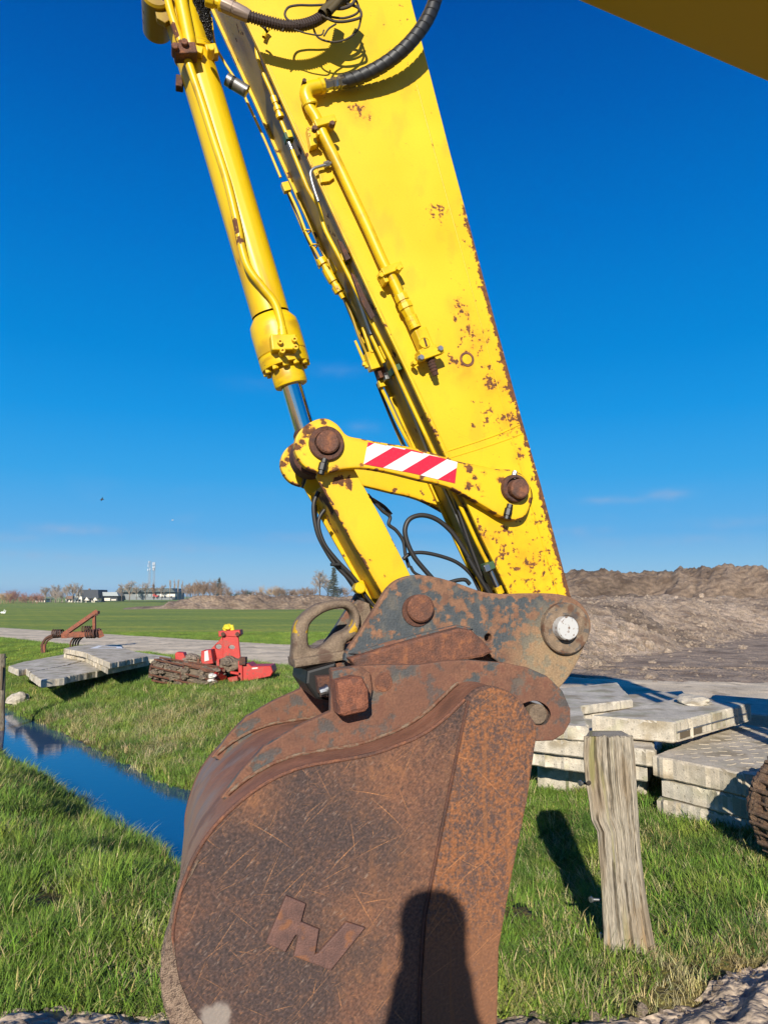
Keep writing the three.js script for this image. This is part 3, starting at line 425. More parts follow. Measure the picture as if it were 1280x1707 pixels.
// --- thin pipes, couplers and levers along the front of the stick
{
  const pip = (n, px, w, r, m, k = 8) => stx(n, tubeG(PS(px, w), r, k), m);
  pip('grease_pipe', [[440, 52], [434, 60], [428, 76], [429, 92], [440, 125], [451, 150], [456, 163]], .42, .0078, yelM);
  pip('grease_pipe', [[468, 200], [478, 224], [487, 250], [495, 270], [502, 287], [513, 314], [521, 328], [530, 342], [541, 380], [560, 418], [585, 467], [610, 517], [635, 567], [654, 605], [664, 628], [700, 705], [722, 752], [768, 846], [800, 915], [812, 938]], .43, .0085, yelM);
  stx('pipe_union', [latheAB(P(455, 160, .42), P(470, 203, .42), [[0, .008], [.004, .0125], [.03, .0125], [.032, .009], [.044, .009], [.046, .015], [.062, .015], [.064, .011], [.074, .011], [.076, .016], [.092, .016], [.096, .009]], 12)], yelM);
  pip('steel_tube', [[569, 434], [590, 478], [619, 557]], .50, .0088, steelM); pip('steel_tube', [[481, 236], [487, 250]], .43, .010, steelM);
  pip('steel_tube', [[655, 612], [672, 652], [692, 700], [714, 756], [756, 850], [790, 930]], .50, .0082, steelM);
  pip('grease_pipe', [[619, 560], [640, 605]], .50, .0095, yelM);
  pip('brake_line', [[352, 30], [359, 75], [372, 100], [402, 148], [415, 176], [443, 237], [468, 296]], .66, .0058, yelM);
  pip('brake_line', [[480, 316], [496, 350], [506, 376], [513, 394], [529, 424], [538, 440]], .66, .0062, yelM); pip('brake_line', [[478, 318], [500, 372], [522, 420], [533, 448]], .70, .005, yelDirtShadeM);
  pip('brake_line', [[572, 490], [585, 522], [600, 565], [616, 600]], .64, .0068, yelDirtShadeM); pip('brake_line', [[560, 470], [578, 512], [596, 556], [612, 606]], .69, .0045, blackM);
  pip('brake_line', [[632, 640], [648, 672], [662, 702], [686, 748]], .63, .0078, yelM); pip('brake_line', [[632, 648], [655, 702], [676, 746]], .68, .0052, blackM); pip('brake_line', [[628, 640], [648, 690], [670, 742]], .70, .0045, yelDirtShadeM);
  const blk = (n, x, y, w, sx, sy, sz, m, rot = -.45) => { const c = P(x, y, w), q = box(sx, sy, sz, 0, 0, 0, .003); q.rotateZ(rot); return stx(n, q.translate(c.x, c.y, c.z), m); };
  blk('pipe_clip', 477, 313, .66, .032, .04, .03, yelM, .4); blk('pipe_clip', 481, 230, .43, .034, .03, .04, greenM, .35); blk('pipe_clip', 482, 226, .42, .02, .03, .03, yelM, .35);
  blk('pipe_clip', 662, 616, .47, .05, .026, .09, greenM, .4); blk('pipe_clip', 580, 432, .46, .04, .022, .07, greenM, .4); blk('pipe_clip', 574, 430, .45, .03, .03, .03, yelM, .3);
  stx('check_valve', [latheAB(P(533, 430, .64), P(552, 462, .64), [[0, .008], [.004, .02], [.03, .022], [.034, .014], [.05, .014], [.052, .021], [.084, .021], [.088, .01]], 10)], yelM);
  stx('check_valve', [latheAB(P(546, 452, .62), P(574, 500, .62), [[0, .01], [.004, .022], [.05, .022], [.054, .016], [.07, .016], [.072, .023], [.1, .023], [.104, .012], [.13, .01]], 10)], yelWornM);
  stx('check_valve', [latheAB(P(547, 432, .6), P(560, 456, .6), [[0, .006], [.002, .012], [.06, .012], [.064, .006]], 8)], yelM);
  for (let i = 0; i < 3; i++) stx('tie_wrap', tubeG(PS([[506 + i * 11, 386 + i * 24], [513 + i * 11, 383 + i * 24, .645], [518 + i * 11, 385 + i * 24, .66], [512 + i * 11, 392 + i * 24]], .67), .0035, 6, 20), yelM);
  blk('lever_block', 622, 602, .58, .055, .075, .05, yelM, .35); blk('lever_block', 634, 590, .56, .03, .06, .03, yelM, .4); blk('lever_block', 634, 622, .6, .035, .05, .05, rustDarkM, .35); blk('lever_block', 645, 628, .58, .03, .03, .04, zincM, .3);
  blk('lever_block', 636, 640, .62, .03, .03, .03, yelWornM, .3);
  stx('lever', [cyl(P(592, 568, .60), P(607, 602, .60), .0052, .0075), box(.02, .018, .02).translate(P(608, 607, .6).x, P(608, 607, .6).y, P(608, 607, .6).z)], yelM);
  stx('lever', [cyl(P(605, 546, .58), P(619, 588, .58), .0085, .0085), cyl(P(619, 588, .58), P(626, 606, .58), .006)], yelM);
  for (const q of [[612, 610], [620, 585], [628, 578], [642, 598]]) stx('small_bolt', hexBolt(q[0], q[1], .55, .0075, .02), boltYelM);
  // dark openings rubbed through to rusty steel along the front edge of the near plate
  for (const [px, w] of [[[[572, 392], [580, 398], [594, 424], [586, 428]], .3785], [[[594, 448], [600, 452], [634, 520], [628, 526], [612, 498]], .3785]]) stx('rust_patch', plate(P2(px.map(([x, y]) => [x - 9, y + 6]), .40), .401, .012, .001), rustDarkM);
  // cable clamp and chromed stub low on the stick
  blk('pipe_clip', 813, 944, .40, .04, .03, .05, greenM, .35); blk('pipe_clip', 811, 947, .37, .025, .028, .02, steelM, .35);
  stx('steel_tube', cyl(P(817, 952, .39), P(831, 984, .39), .0105), steelM); stx('pipe_nut', latheAB(P(829, 978, .39), P(834, 990, .39), [[0, 0], [0, .016], [.03, .016], [.03, 0]], 6), yelM);
  stx('grey_stub_pipe', [cyl(P(378, 132, .58), P(412, 153, .58), .026)], zincM); stx('grease_run', latheAB(P(386, 137, .58), P(391, 140, .58), [[0, .0265], [.012, .0265]]), blackM);
}

// --- hoses, corrugated conduit and cable tangle at the top
function corrugated(px, w, r, pitch) { const c = new THREE.CatmullRomCurve3(PS(px, w), false, 'centripetal'), n = Math.round(c.getLength() / pitch), ps = c.getSpacedPoints(n * 4), fr = c.computeFrenetFrames(n * 4), pos = [], idx = [], uv = [], K = 14;
  ps.forEach((p, i) => { const rr = r * [1, 1, .8, .8][i % 4], t = i / (n * 4); for (let k = 0; k <= K; k++) { const a = k / K * 6.2832, q = fr.normals[i].clone().multiplyScalar(Math.cos(a) * rr).add(fr.binormals[i].clone().multiplyScalar(Math.sin(a) * rr)).add(p); pos.push(q.x, q.y, q.z); uv.push(t * c.getLength(), k / K * .2); if (i < ps.length - 1 && k < K) { const b = i * (K + 1) + k; idx.push(b, b + K + 1, b + 1, b + 1, b + K + 1, b + K + 2); } } });
  const g = new THREE.BufferGeometry(); g.setAttribute('position', new THREE.Float32BufferAttribute(pos, 3)); g.setAttribute('uv', new THREE.Float32BufferAttribute(uv, 2)); g.setIndex(idx); return toCreasedNormals(g, .3); }
const conduitM = plain(58, 44, 38, .6);
{
  const cd = xp('conduit', corrugated([[407, 24], [424, 30], [445, 36], [477, 43], [508, 41], [532, 31], [548, 16], [556, -14]], .255, .0215, .0105), conduitM);
  xp('end_fitting', [latheAB(P(343, -2, .26), P(372, 8, .26), [[0, .017], [.002, .024], [.03, .024], [.034, .02], [.046, .02], [.05, .026], [.07, .026]])], yelM, cd);
  xp('hose_collar', [latheAB(P(370, 6, .258), P(410, 25, .255), [[0, .026], [.01, .027], [.04, .027], [.04, .0255], [.05, .0255], [.05, .027], [.09, .025], [.105, .022]])], plain(142, 124, 112, .45, .4), cd);
  const pc = (px, w, r = .0045) => xp('cable', tubeG(PS(px, w), r, 7, 90), rubberDustM);
  pc([[545, 8], [520, 9], [495, 9], [480, 13], [475, 24], [480, 33], [500, 40]], .24); pc([[536, 26], [560, 36], [590, 33], [602, 27], [598, 14], [575, 6], [556, 4]], .235, .0055); pc([[548, 28], [575, 30], [598, 18], [592, -4]], .245); pc([[556, 14], [572, 14], [588, 6], [594, -10]], .225, .0065);
  pc([[470, 52], [476, 46], [512, 56], [536, 58], [540, 50]], .25, .003); pc([[446, 54], [440, 46], [434, 42]], .3, .005); pc([[560, 40], [548, 48], [540, 60]], .24, .0035);
  pc([[520, 40], [530, 62], [552, 70], [576, 66], [596, 50], [602, 30]], .275, .004);
  xp('cable', tubeG(PS([[440, 62], [444, 52], [448, 48]], .36), .008, 8), yelM);
  xp('hose_bundle', [tubeG(PS([[537, 24], [546, 14], [560, 6], [578, -4], [590, -24]], .235), .02, 12), tubeG(PS([[548, 20], [560, 8], [572, -8]], .215), .014, 10)], plain(70, 58, 30, .7));
  const bh = PS([[568, 137, .335], [580, 135, .332], [605, 126, .322], [636, 110, .305], [667, 87, .285], [692, 61, .27], [712, 32, .26], [725, 0, .255], [732, -40, .25], [728, -120, .26]], 0);
  const hose = xp('hydraulic_hose', tubeG(bh, .0245, 16, 120), rubberM);
  const cv = new THREE.CatmullRomCurve3(bh, false, 'centripetal');
  { // spiral guard wound round the hose
    const n = 26 * 18, L = 26, pos = [], idx = [], uv = [], fr = cv.computeFrenetFrames(n); const pts = cv.getSpacedPoints(n), r = .0272;
    for (let i = 0; i <= n; i++) { const a = i / n * L * 6.2832, pitch = n / L; for (const s of [0, 1]) { const j = Math.min(n, Math.round(i + s * pitch * .82)), q = fr.normals[j].clone().multiplyScalar(Math.cos(a)).add(fr.binormals[j].clone().multiplyScalar(Math.sin(a))).multiplyScalar(r + (s ? .0012 : 0)).add(pts[j]); pos.push(q.x, q.y, q.z); uv.push(i * .01, s * .04); } if (i < n) { const k = i * 2; idx.push(k, k + 1, k + 2, k + 1, k + 3, k + 2); } }
    const g = new THREE.BufferGeometry(); g.setAttribute('position', new THREE.Float32BufferAttribute(pos, 3)); g.setAttribute('uv', new THREE.Float32BufferAttribute(uv, 2)); g.setIndex(idx); g.computeVertexNormals();
    xp('spiral_guard', g, rubberM, hose);
  }
}

// --- bucket cylinder
{
  const wc = .54, A = P(296, 0, wc), B = P(521, 761, wc), dir = B.clone().sub(A).normalize(), al = (x, y) => P(x, y, wc).sub(A).dot(dir);
  const T = (y) => al(lerp(296, 521, y / 761), y), cy = new THREE.Group(); cy.name = 'bucket_cylinder'; exc.add(cy); const cp = (n, g, m) => xp(n, g, m, cy);
  const R0 = .073;
  cp('barrel', latheAB(A, B, [[T(-330), 0], [T(-330), R0], [T(60), R0], [T(525), R0 + .002], [T(525), R0]], 48), yelM);
  cp('gland', latheAB(A, B, [[T(528), R0], [T(540), .094], [T(552), .098], [T(590), .098], [T(592), .095], [T(593), .098], [T(606), .098], [T(612), .096], [T(612), .066]], 48), yelM);
  cp('nose_ring', latheAB(A, B, [[T(606), .064], [T(608), .066], [T(640), .066], [T(643), .063], [T(643), .04]], 40), yelM);
  cp('rod', latheAB(A, B, [[T(600), .0415], [T(745), .0415], [T(745), 0]], 40), chromeM);
  cp('rod_eye', [disc(521, 761, wc, pinProf(wc - .05, wc + .05, .085, .008)), latheAB(A, B, [[T(716), .0415], [T(722), .05], [T(745), .055]], 30)], rustDarkM);
  // bolts round the gland
  const up = Math.abs(dir.y) < .9 ? V3(0, 1, 0) : V3(0, 0, 1), e1 = V3().crossVectors(dir, V3(0, 0, 1)).normalize(), e2 = V3().crossVectors(dir, e1).normalize();
  for (let k = 0; k < 12; k++) { const a = k / 12 * 6.2832 + .2, c = A.clone().addScaledVector(dir, T(610)).addScaledVector(e1, Math.cos(a) * .083).addScaledVector(e2, Math.sin(a) * .083); cp('gland_bolt', latheAB(c, c.clone().add(dir), [[0, .0125], [.018, .0125], [.02, .011], [.02, 0]], 6), boltYelM); }
  // oil pipe lying along the barrel
  cp('oil_pipe', tubeG(PS([[272, -30], [285, 20], [298, 60], [312, 98], [334, 162], [356, 231], [378, 300], [396, 375], [403, 412], [414, 446], [437, 478], [458, 505], [468, 536], [473, 566]], .447), .0158, 14, 140), yelWornM);
  cp('oil_pipe', tubeG(PS([[298, -40], [302, 0], [308, 30], [314, 60], [320, 88]], .455), .026, 14, 40), yelM);
  const fb = P(472, 574, .44), fq = box(.098, .062, .05, 0, 0, 0, .006); fq.rotateZ(.12); cp('pipe_flange', [fq.translate(fb.x, fb.y, fb.z + .005), latheAB(P(470, 545, .445), P(473, 572, .445), [[0, .016], [.02, .019], [.06, .021]])], yelM);
  for (const [x, y] of [[467, 570], [491, 566], [471, 585], [493, 579]]) cp('flange_bolt', disc(x, y, .40, [[.44, 0], [.44, .0105], [.395, .0105], [.393, .009], [.393, .005], [.402, .005], [.402, 0]], 14), boltYelM);
  // clamp that holds the pipe near the top
  cp('pipe_clamp', [latheAB(A, B, [[T(84), R0], [T(84), R0 + .008], [T(96), R0 + .008], [T(96), R0]], 36)], yelWornM);
  const cb = (x, y, w, sx, sy, sz, rot, m) => { const c = P(x, y, w), q = box(sx, sy, sz, 0, 0, 0, .005); q.rotateZ(rot); cp('clamp_block', q.translate(c.x, c.y, c.z), m); };
  cb(309, 88, .43, .085, .045, .06, .25, rustM); cb(330, 86, .45, .04, .03, .035, -.2, yelM); cb(353, 88, .49, .045, .045, .05, .35, yelM);
  for (const [x, y, m] of [[292, 82, rustM], [308, 75, rustM], [352, 85, boltYelM]]) cp('clamp_bolt', disc(x, y, .405, [[.44, 0], [.44, .0135], [.385, .0135], [.383, .011], [.383, 0]], 8), m);
  // lumpy black grease on the upper end and the foot of the cylinder
  const gr = (px, w, r0) => { const R = rng(px[0][0]); const gs = px.map(([x, y, s]) => { const g = new THREE.IcosahedronGeometry(r0 * s, 3), q = g.attributes.position; for (let i = 0; i < q.count; i++) { const k = 1 + .35 * n2(q.getX(i) * 60 + x, q.getY(i) * 60 + q.getZ(i) * 40); q.setXYZ(i, q.getX(i) * k, q.getY(i) * k, q.getZ(i) * k); } g.computeVertexNormals(); const c = P(x, y, w); return boxUV(g).translate(c.x, c.y, c.z); }); return gs; };
  cp('grease_lumps', gr([[325, 2, 1.1], [332, 14, 1.1], [337, 26, 1], [341, 38, .85], [345, 50, .7], [348, 62, .55], [350, 72, .42], [318, -8, 1.2], [330, -4, 1.3]], .515, .036), greaseM);
  cp('cylinder_foot', [disc(262, 8, .5, pinProf(.44, .64, .058, .008)), plate(P2([[246, -30], [275, -40], [290, 30], [276, 38], [262, 30]], .46), .46, .03, .004)], yelDirtShadeM);
  cp('barrel_lug', [box(.03, .05, .04).translate(P(305, 140, .56).x - .012, P(305, 140, .56).y, P(305, 140, .56).z)], rustDarkM);
}

// --- links: two guide links with hazard sticker, and the bucket link
{
  const o = [[541.6, 697], [562, 707], [578, 725], [602, 731], [640, 738], [684, 745], [725, 756], [765, 769], [800, 776], [830, 782], [858, 784], [879, 800], [886, 829], [875, 860], [856, 867], [836, 861], [806, 843], [757, 816], [728, 806], [700, 800], [643, 786], [602, 780], [570, 782], [541, 788], [509, 778], [492, 752], [496, 724], [517, 704]];
  const w = .325, oo = smoothLoop(P2(o, w), 5), bb = bounds(oo);
  const chipsAt = [[783, 783, 7], [790, 797, 7], [784, 806, 8], [812, 792, 11], [798, 812, 8], [810, 822, 9], [800, 786, 6], [545, 700, 12], [515, 715, 14], [497, 745, 12], [600, 776, 7], [560, 784, 10], [592, 776, 5], [830, 800, 9], [640, 784, 6], [700, 797, 6]].map(([x, y, r]) => { const p = P(x, y, w); return [p.x, p.y, rAt(r, w) * 1.3]; });
  const lt = tex(1400, 700, (u, v, q) => {
    const x = bb.x0 + u * bb.w, y = bb.y0 + v * bb.h, d = polyDist(oo, x, y); let wr = .14 + .1 * sst(.1, .4, fbm(x * 6, y * 6, 3)); for (const c of chipsAt) { const e = ((x - c[0]) ** 2 + (y - c[1]) ** 2) / (c[2] * c[2]); if (e < 4) wr = Math.max(wr, 1.1 * Math.exp(-e * .6)); }
    wr = Math.max(wr, .9 * sst(.014, .002, d + .012 * fbm(x * 18, y * 18, 3))); paintYellow(q, x, y, wr, .25 * sst(.02, 0, d), 26);
  });
  const lm = mat(lt, .0015), H0 = circ(P(544, 740, w), rAt(15, w)), mk = (name, dw) => { const l = new THREE.Group(); l.name = name; exc.add(l); const f = (n, g, m) => { g = Array.isArray(g) ? merge(g) : g; g.translate(0, 0, -dw); return xp(n, g, m, l); };
    f('link_plate', fitUV(plate(oo, w, .042, .005), bb), lm);
    f('collar', [disc(544, 740, w, [[w, 0], [w, .066], [w - .012, .064], [w - .016, .06], [w - .016, .046], [w - .004, .044], [w - .004, 0]])], rustDarkM); f('pin', disc(544.5, 739, w, pinProf(w - .034, w + .02, .0425, .006)), rustM);
    f('collar', [disc(856, 815, w, [[w, 0], [w, .056], [w - .02, .054], [w - .024, .05], [w - .024, .042], [w - .01, .04], [w - .01, 0]])], rustDarkM); f('pin', disc(858.5, 817, w, pinProf(w - .05, w + .02, .0385, .006)), rustM);
    for (const [x, y] of [[538, 779], [846, 855]]) f('lock_bolt', [latheAB(P(x + 2, y - 8, w - .012), P(x - 2, y + 8, w - .012), [[0, .012], [.004, .0165], [.03, .0165], [.032, .012], [.045, .012], [.045, 0]], 8), latheAB(P(x + 4, y - 14, w - .012), P(x, y, w - .012), [[0, .013], [.03, .013]], 8)], blackM);
    f('lock_bolt', latheAB(P(858, 786, w - .01), P(855, 797, w - .01), [[0, 0], [0, .011], [.03, .011]], 8), zincM); f('lock_bolt', latheAB(P(541, 712, w - .012), P(543, 722, w - .012), [[0, 0], [0, .013], [.03, .013]], 8), rustM);
    return [l, f]; };
  const [near, nf] = mk('guide_link', 0); mk('guide_link_001', .365);
  // black grease pressed out round the lower pin of the near link
  const gp = P(856, 830, w + .04); nf('grease_ring', [disc(856, 826, w + .05, [[w + .054, 0], [w + .054, .078], [w + .045, .08], [w + .0435, .07], [w + .0435, 0]])], greaseM);
  const st = tex(1024, 280, (u, v, q) => { const t = u * 3.55 - v * .98 + 1.06 + .36, red = ((t % 1.42) + 1.42) % 1.42 < .71; q.c = red ? [206, 34, 58] : [226, 226, 224]; const n = fbm(u * 40, v * 12, 4); mix3(q.c, [170, 150, 130], .3 * sst(.15, .5, n)); const hx = Math.abs(((u * 64) % 1) - .5) + Math.abs(((v * 18) % 1) - .5); mix3(q.c, [255, 250, 250], hx < .12 ? .1 : 0); if (fbm(u * 60 + 3, v * 18, 3) > .52) mix3(q.c, [120, 90, 60], .7); q.r = .3; });
  const sp = P2([[613, 737], [688, 750], [762, 770.5], [758, 806], [682, 788], [606, 774]], w), g = plate(sp, w - .0022, .002, .0005), A = sp[5], X = new THREE.Vector2(sp[3].x - A.x, sp[3].y - A.y), Lx = X.length(); X.divideScalar(Lx); const Hs = rAt(37, w), u = g.attributes.uv, pp = g.attributes.position;
  for (let i = 0; i < u.count; i++) { const dx = pp.getX(i) - A.x, dy = pp.getY(i) - A.y; u.setXY(i, (dx * X.x + dy * X.y) / Lx, (-dx * X.y + dy * X.x) / Hs * .92); }
  const sm = mat(st, .0003); nf('hazard_sticker', g, sm);

  const bl = new THREE.Group(); bl.name = 'bucket_link'; exc.add(bl); const f = (n, gg, m) => xp(n, gg, m, bl), wb = .388;
  const bo = P2([[527, 795], [536, 770], [560, 760], [585, 772], [594, 788], [640, 872], [684, 959], [700, 1000], [690, 1030], [662, 1034], [640, 994], [580, 890]], wb), bbb = bounds(bo), spot = [[568, 800, 14, .95], [580, 810, 8, .8], [560, 806, 8, .9], [619, 905, 8, .6], [625, 915, 7, .6], [600, 895, 6, .5], [618, 935, 6, .5], [655, 990, 18, .6], [640, 960, 10, .5]].map(([x, y, r, s]) => { const p = P(x, y, wb); return [p.x, p.y, rAt(r, wb), s]; }), el = P2([[531, 800], [580, 890], [640, 994]], wb);
  const bt = tex(768, 1024, (uu, v, q) => { const x = bbb.x0 + uu * bbb.w, y = bbb.y0 + v * bbb.h; let wr = .13; for (const c of spot) { const e = ((x - c[0]) ** 2 + (y - c[1]) ** 2) / (c[2] * c[2]); if (e < 4) wr = Math.max(wr, c[3] * Math.exp(-e * .6)); } let d = polyDist([...el, ...[...el].reverse()], x, y); wr = Math.max(wr, .9 * sst(.016, .003, d + .012 * fbm(x * 14, y * 14, 3)), .6 * sst(.008, 0, polyDist(bo, x, y))); paintYellow(q, x, y, wr, .3 * sst(.03, 0, d), 30); });
  f('side_plate', fitUV(plate(bo, wb, .016, .003), bbb), mat(bt, .0015)); f('side_plate', plate(bo, wb + .272, .016, .003), yelWornM);
  const inn = (a, b, t) => { const p = P2([a, b], wb), d = new THREE.Vector2(p[1].x - p[0].x, p[1].y - p[0].y).normalize(), n = new THREE.Vector2(-d.y, d.x); return [p[0], p[1], new THREE.Vector2(p[1].x + n.x * t, p[1].y + n.y * t), new THREE.Vector2(p[0].x + n.x * t, p[0].y + n.y * t)]; };
  const wornFront = mat(tex(512, 768, (uu, v, q) => { const x = uu * .5, y = v * .7; paintYellow(q, x + 3, y, .55 + .45 * fbm(x * 5, y * 2.4, 3), .5, 18); mix3(q.c, [84, 60, 42], .45 * sst(-.1, .4, fbm(x * 7, y * 4 + 3, 4))); }, .6), .002);
  f('front_plate', plate(inn([542, 806], [648, 998], .014), wb + .0165, .255, .001), wornFront); f('back_plate', plate(inn([590, 800], [676, 962], .012), wb + .0165, .255, .001), yelWornM);
  for (const q of [[.368, .40], [.665, .688]]) f('boss', disc(543, 742, .325, pinProf(q[0], q[1], .074, .006)), rustDarkM);
  f('grease_nipple', [disc(598, 980, .5, pinProf(.47, .52, .022, .004))], yelM);
  const wo = (n, g2, m) => f(n, g2, m); wo('lug', plate(P2([[592, 965], [606, 968], [620, 1000], [604, 996]], .60), .60, .03, .003), yelM);
}

// --- thin black hoses down to the quick hitch
{
  const hs = (px, w, r) => xp('hydraulic_hose', tubeG(PS(px, w), r, 10, 110), plain(40, 38, 37, .5));
  hs([[531, 820], [524, 836], [523, 852], [530, 890], [545, 920], [560, 942], [588, 972], [604, 1000], [622, 1024]], .52, .0088);
  hs([[541, 850], [533, 862], [531, 876], [540, 905], [560, 932], [592, 966], [612, 996], [630, 1018]], .50, .0075);
  hs([[526, 842], [529, 880], [550, 926], [580, 966], [606, 1006], [618, 1028]], .56, .006);
  hs([[722, 966], [706, 948], [690, 928], [678, 902], [675, 882], [682, 866], [700, 859], [724, 864], [751, 885], [777, 923], [800, 960], [816, 986], [822, 998]], .47, .0098);
  hs([[672, 932], [682, 924], [700, 921], [730, 926], [762, 938], [785, 958], [798, 982], [802, 996]], .52, .0078);
  hs([[612, 824], [625, 838], [638, 852], [650, 862], [648, 874], [660, 884], [672, 902], [676, 926], [682, 946]], .56, .0072);
  hs([[684, 944], [690, 954], [704, 962]], .55, .006); hs([[742, 973], [764, 967], [776, 967], [783, 974]], .5, .0085); hs([[780, 930], [806, 974], [820, 996]], .45, .009); hs([[752, 800], [764, 850], [782, 905], [806, 968], [816, 992]], .46, .0075);
  hs([[620, 832], [640, 845], [652, 858]], .62, .008);
  const tw = P(559, 941, .5); xp('tie_wrap', box(.035, .012, .035, tw.x, tw.y, tw.z, .003), blackM);
}

// --- quick hitch
{
  const qc = new THREE.Group(); qc.name = 'quick_hitch'; exc.add(qc); const f = (n, g, m) => xp(n, g, m, qc), w = .29;
  const o = [[574, 1101], [600, 1054], [632, 1003], [645, 982], [662, 967], [689, 958.5], [724, 961.5], [764, 972.5], [790, 982], [812, 988], [845, 990], [877, 989], [934, 991], [962, 1001], [980, 1022], [985, 1047], [976, 1072], [960, 1108], [942, 1136], [915, 1160], [870, 1150], [840, 1112], [815, 1092], [800, 1078], [777, 1062], [700, 1080], [630, 1106]];
  const oo = smoothLoop(P2(o, w), 4), b = bounds(oo), hole = circ(P(814, 1063, w), rAt(7, w), 18);
  const pinc = P(698, 1014, w), tanC = P(930, 1110, w), flc = P(939, 1047, w);
  const t = tex(1300, 680, (u, v, q) => {
    const x = b.x0 + u * b.w, y = b.y0 + v * b.h, a = fbm(x * 15, y * 15, 6, 256, .62), bb = fbm(x * 30, y * 30, 4), c = fbm(x * 150, y * 150, 3);
    q.c = [70 + 16 * bb + 14 * c, 75 + 14 * bb + 14 * c, 78 + 12 * bb + 14 * c]; mix3(q.c, [122, 108, 90], .5 * sst(.0, .4, fbm(x * 14 + 4, y * 14, 4)));
    const px = (x - b.x0) / b.w, up = (y - b.y0) / b.h; let am = -.14 + .3 * sst(.2, .75, px) - .2 * sst(.85, .98, up) * sst(.45, .6, px) + .2 * Math.exp(-((px - .36) ** 2) / .004) - .1 * Math.exp(-((px - .7) ** 2 + (up - .75) ** 2) / .02);
    const dE = polyDist(oo, x, y); am += .35 * sst(.03, 0, dE);
    const r = .9 * sst(-.12, .12, a + .2 * bb + am - .08), cr = [132 + 40 * bb + 24 * c, 94 + 28 * bb + 18 * c, 70 + 18 * bb + 12 * c]; mix3(cr, [108, 72, 56], .6 * sst(.0, .45, fbm(x * 20 + 8, y * 20, 3))); mix3(q.c, cr, r);
    const tn = .85 * sst(.2, .03, Math.hypot(x - tanC.x, (y - tanC.y) * .9) - .06 + .05 * bb); mix3(q.c, [160 + 30 * c, 138 + 30 * c, 104 + 26 * c], .8 * tn);
    q.h = .5 + .25 * r + .3 * c + .15 * bb; q.r = .72 + .2 * r;
  });
  f('side_plate', fitUV(plate(oo, w, .04, .006, [hole]), b), mat(t, .0028)); f('side_plate', plate(oo, w + .42, .04, .006), slateM);
  // stepped rail along the lower edge
  const rail = P2([[582, 1098], [640, 1080], [700, 1063], [765, 1046], [786, 1050], [806, 1068], [822, 1087], [806, 1096], [742, 1108], [670, 1128], [620, 1136], [600, 1122]], w - .05);
  f('lower_rail', plate(rail, w - .05, .07, .012), rustM);
  f('lower_rail', plate(P2([[582, 1090], [640, 1072], [700, 1056], [760, 1041], [790, 1048], [770, 1058], [700, 1074], [630, 1094]], w - .012), w - .012, .03, .01), slateM);
  f('cross_web', [plate(P2([[600, 1085], [700, 1060], [790, 1060], [800, 1090], [700, 1110], [620, 1130]], w + .02), w + .045, .37, .004)], rustM);
  f('pin', disc(698, 1014, w, pinProf(w - .03, w + .45, .0505, .006)), rustM);
  f('pin_collar', disc(695, 1018, w, [[w, 0], [w, .058], [w - .006, .057], [w - .006, 0]]), rustDarkM);
  f('boss_flange', disc(939, 1047, w, [[w, 0], [w, .099], [w - .022, .0985], [w - .027, .094], [w - .027, .05], [w - .022, .047], [w - .022, 0]], 48), bossM);
  f('pin', disc(945, 1047.5, w - .06, [[w + .44, 0], [w + .44, .0445], [w - .066, .0445], [w - .072, .04], [w - .072, 0]], 40), mat(tex(256, 256, (u, v, q) => { const n = fbm(u * 9, v * 9, 5, 9); q.c = [206, 204, 200]; mix3(q.c, [120, 96, 80], sst(.24, .36, n)); q.r = .45 + .3 * sst(.2, .4, n); q.m = .15; q.h = .5; }, .18, true), .0006));
  // open lifting eye at the back
  const outer = [[490, 1113], [489, 1075], [492, 1045], [500, 1030], [528, 1008], [560, 1000], [585, 1001], [598, 1014], [603, 1035], [598, 1058], [588, 1068], [580, 1074], [574, 1101], [570, 1106], [530, 1113]], inner = [[521, 1062], [524, 1043], [540, 1029], [560, 1022], [576, 1022], [584, 1030], [583, 1041], [575, 1049], [560, 1056], [546, 1068], [532, 1075], [524, 1072]], we = .40;
  { // ring: a rounded section between the outer and the inner outline
    const A0 = smoothLoop(P2(outer, we), 8), I0 = smoothLoop(P2(inner.map(([x, y]) => [553 + (x - 553) * 1.16, 1048 + (y - 1048) * 1.24]), we), 8), N = 120, K = 16, cen = P(553, 1048, we);
    const byAng = (L, a) => { let best = L[0], bd = 9; for (let i = 0; i < L.length; i++) { const p = L[i], q = L[(i + 1) % L.length]; for (let t = 0; t < 1; t += .25) { const x = lerp(p.x, q.x, t), y = lerp(p.y, q.y, t), d = Math.abs(Math.atan2(Math.sin(Math.atan2(y - cen.y, x - cen.x) - a), Math.cos(Math.atan2(y - cen.y, x - cen.x) - a))); if (d < bd) { bd = d; best = { x, y }; } } } return best; };
    const pos = [], idx = [];
    for (let i = 0; i < N; i++) { const a = i / N * 6.2832, o = byAng(A0, a), q = byAng(I0, a), mx = (o.x + q.x) / 2, my = (o.y + q.y) / 2, hx = (o.x - q.x) / 2, hy = (o.y - q.y) / 2; for (let k = 0; k < K; k++) { const b = k / K * 6.2832, c = Math.sign(Math.cos(b)) * Math.pow(Math.abs(Math.cos(b)), .7), s2 = Math.sign(Math.sin(b)) * Math.pow(Math.abs(Math.sin(b)), .7); pos.push(mx + hx * c, my + hy * c, -(D0 + we + .05) + s2 * .05); const k1 = (k + 1) % K, j = (i + 1) % N; idx.push(i * K + k, j * K + k, i * K + k1, i * K + k1, j * K + k, j * K + k1); } }
    const g = new THREE.BufferGeometry(); g.setAttribute('position', new THREE.Float32BufferAttribute(pos, 3)); g.setIndex(idx); g.computeVertexNormals(); const gg = g.toNonIndexed(); boxUV(gg); f('lifting_eye', [gg], tanRustM);
  }
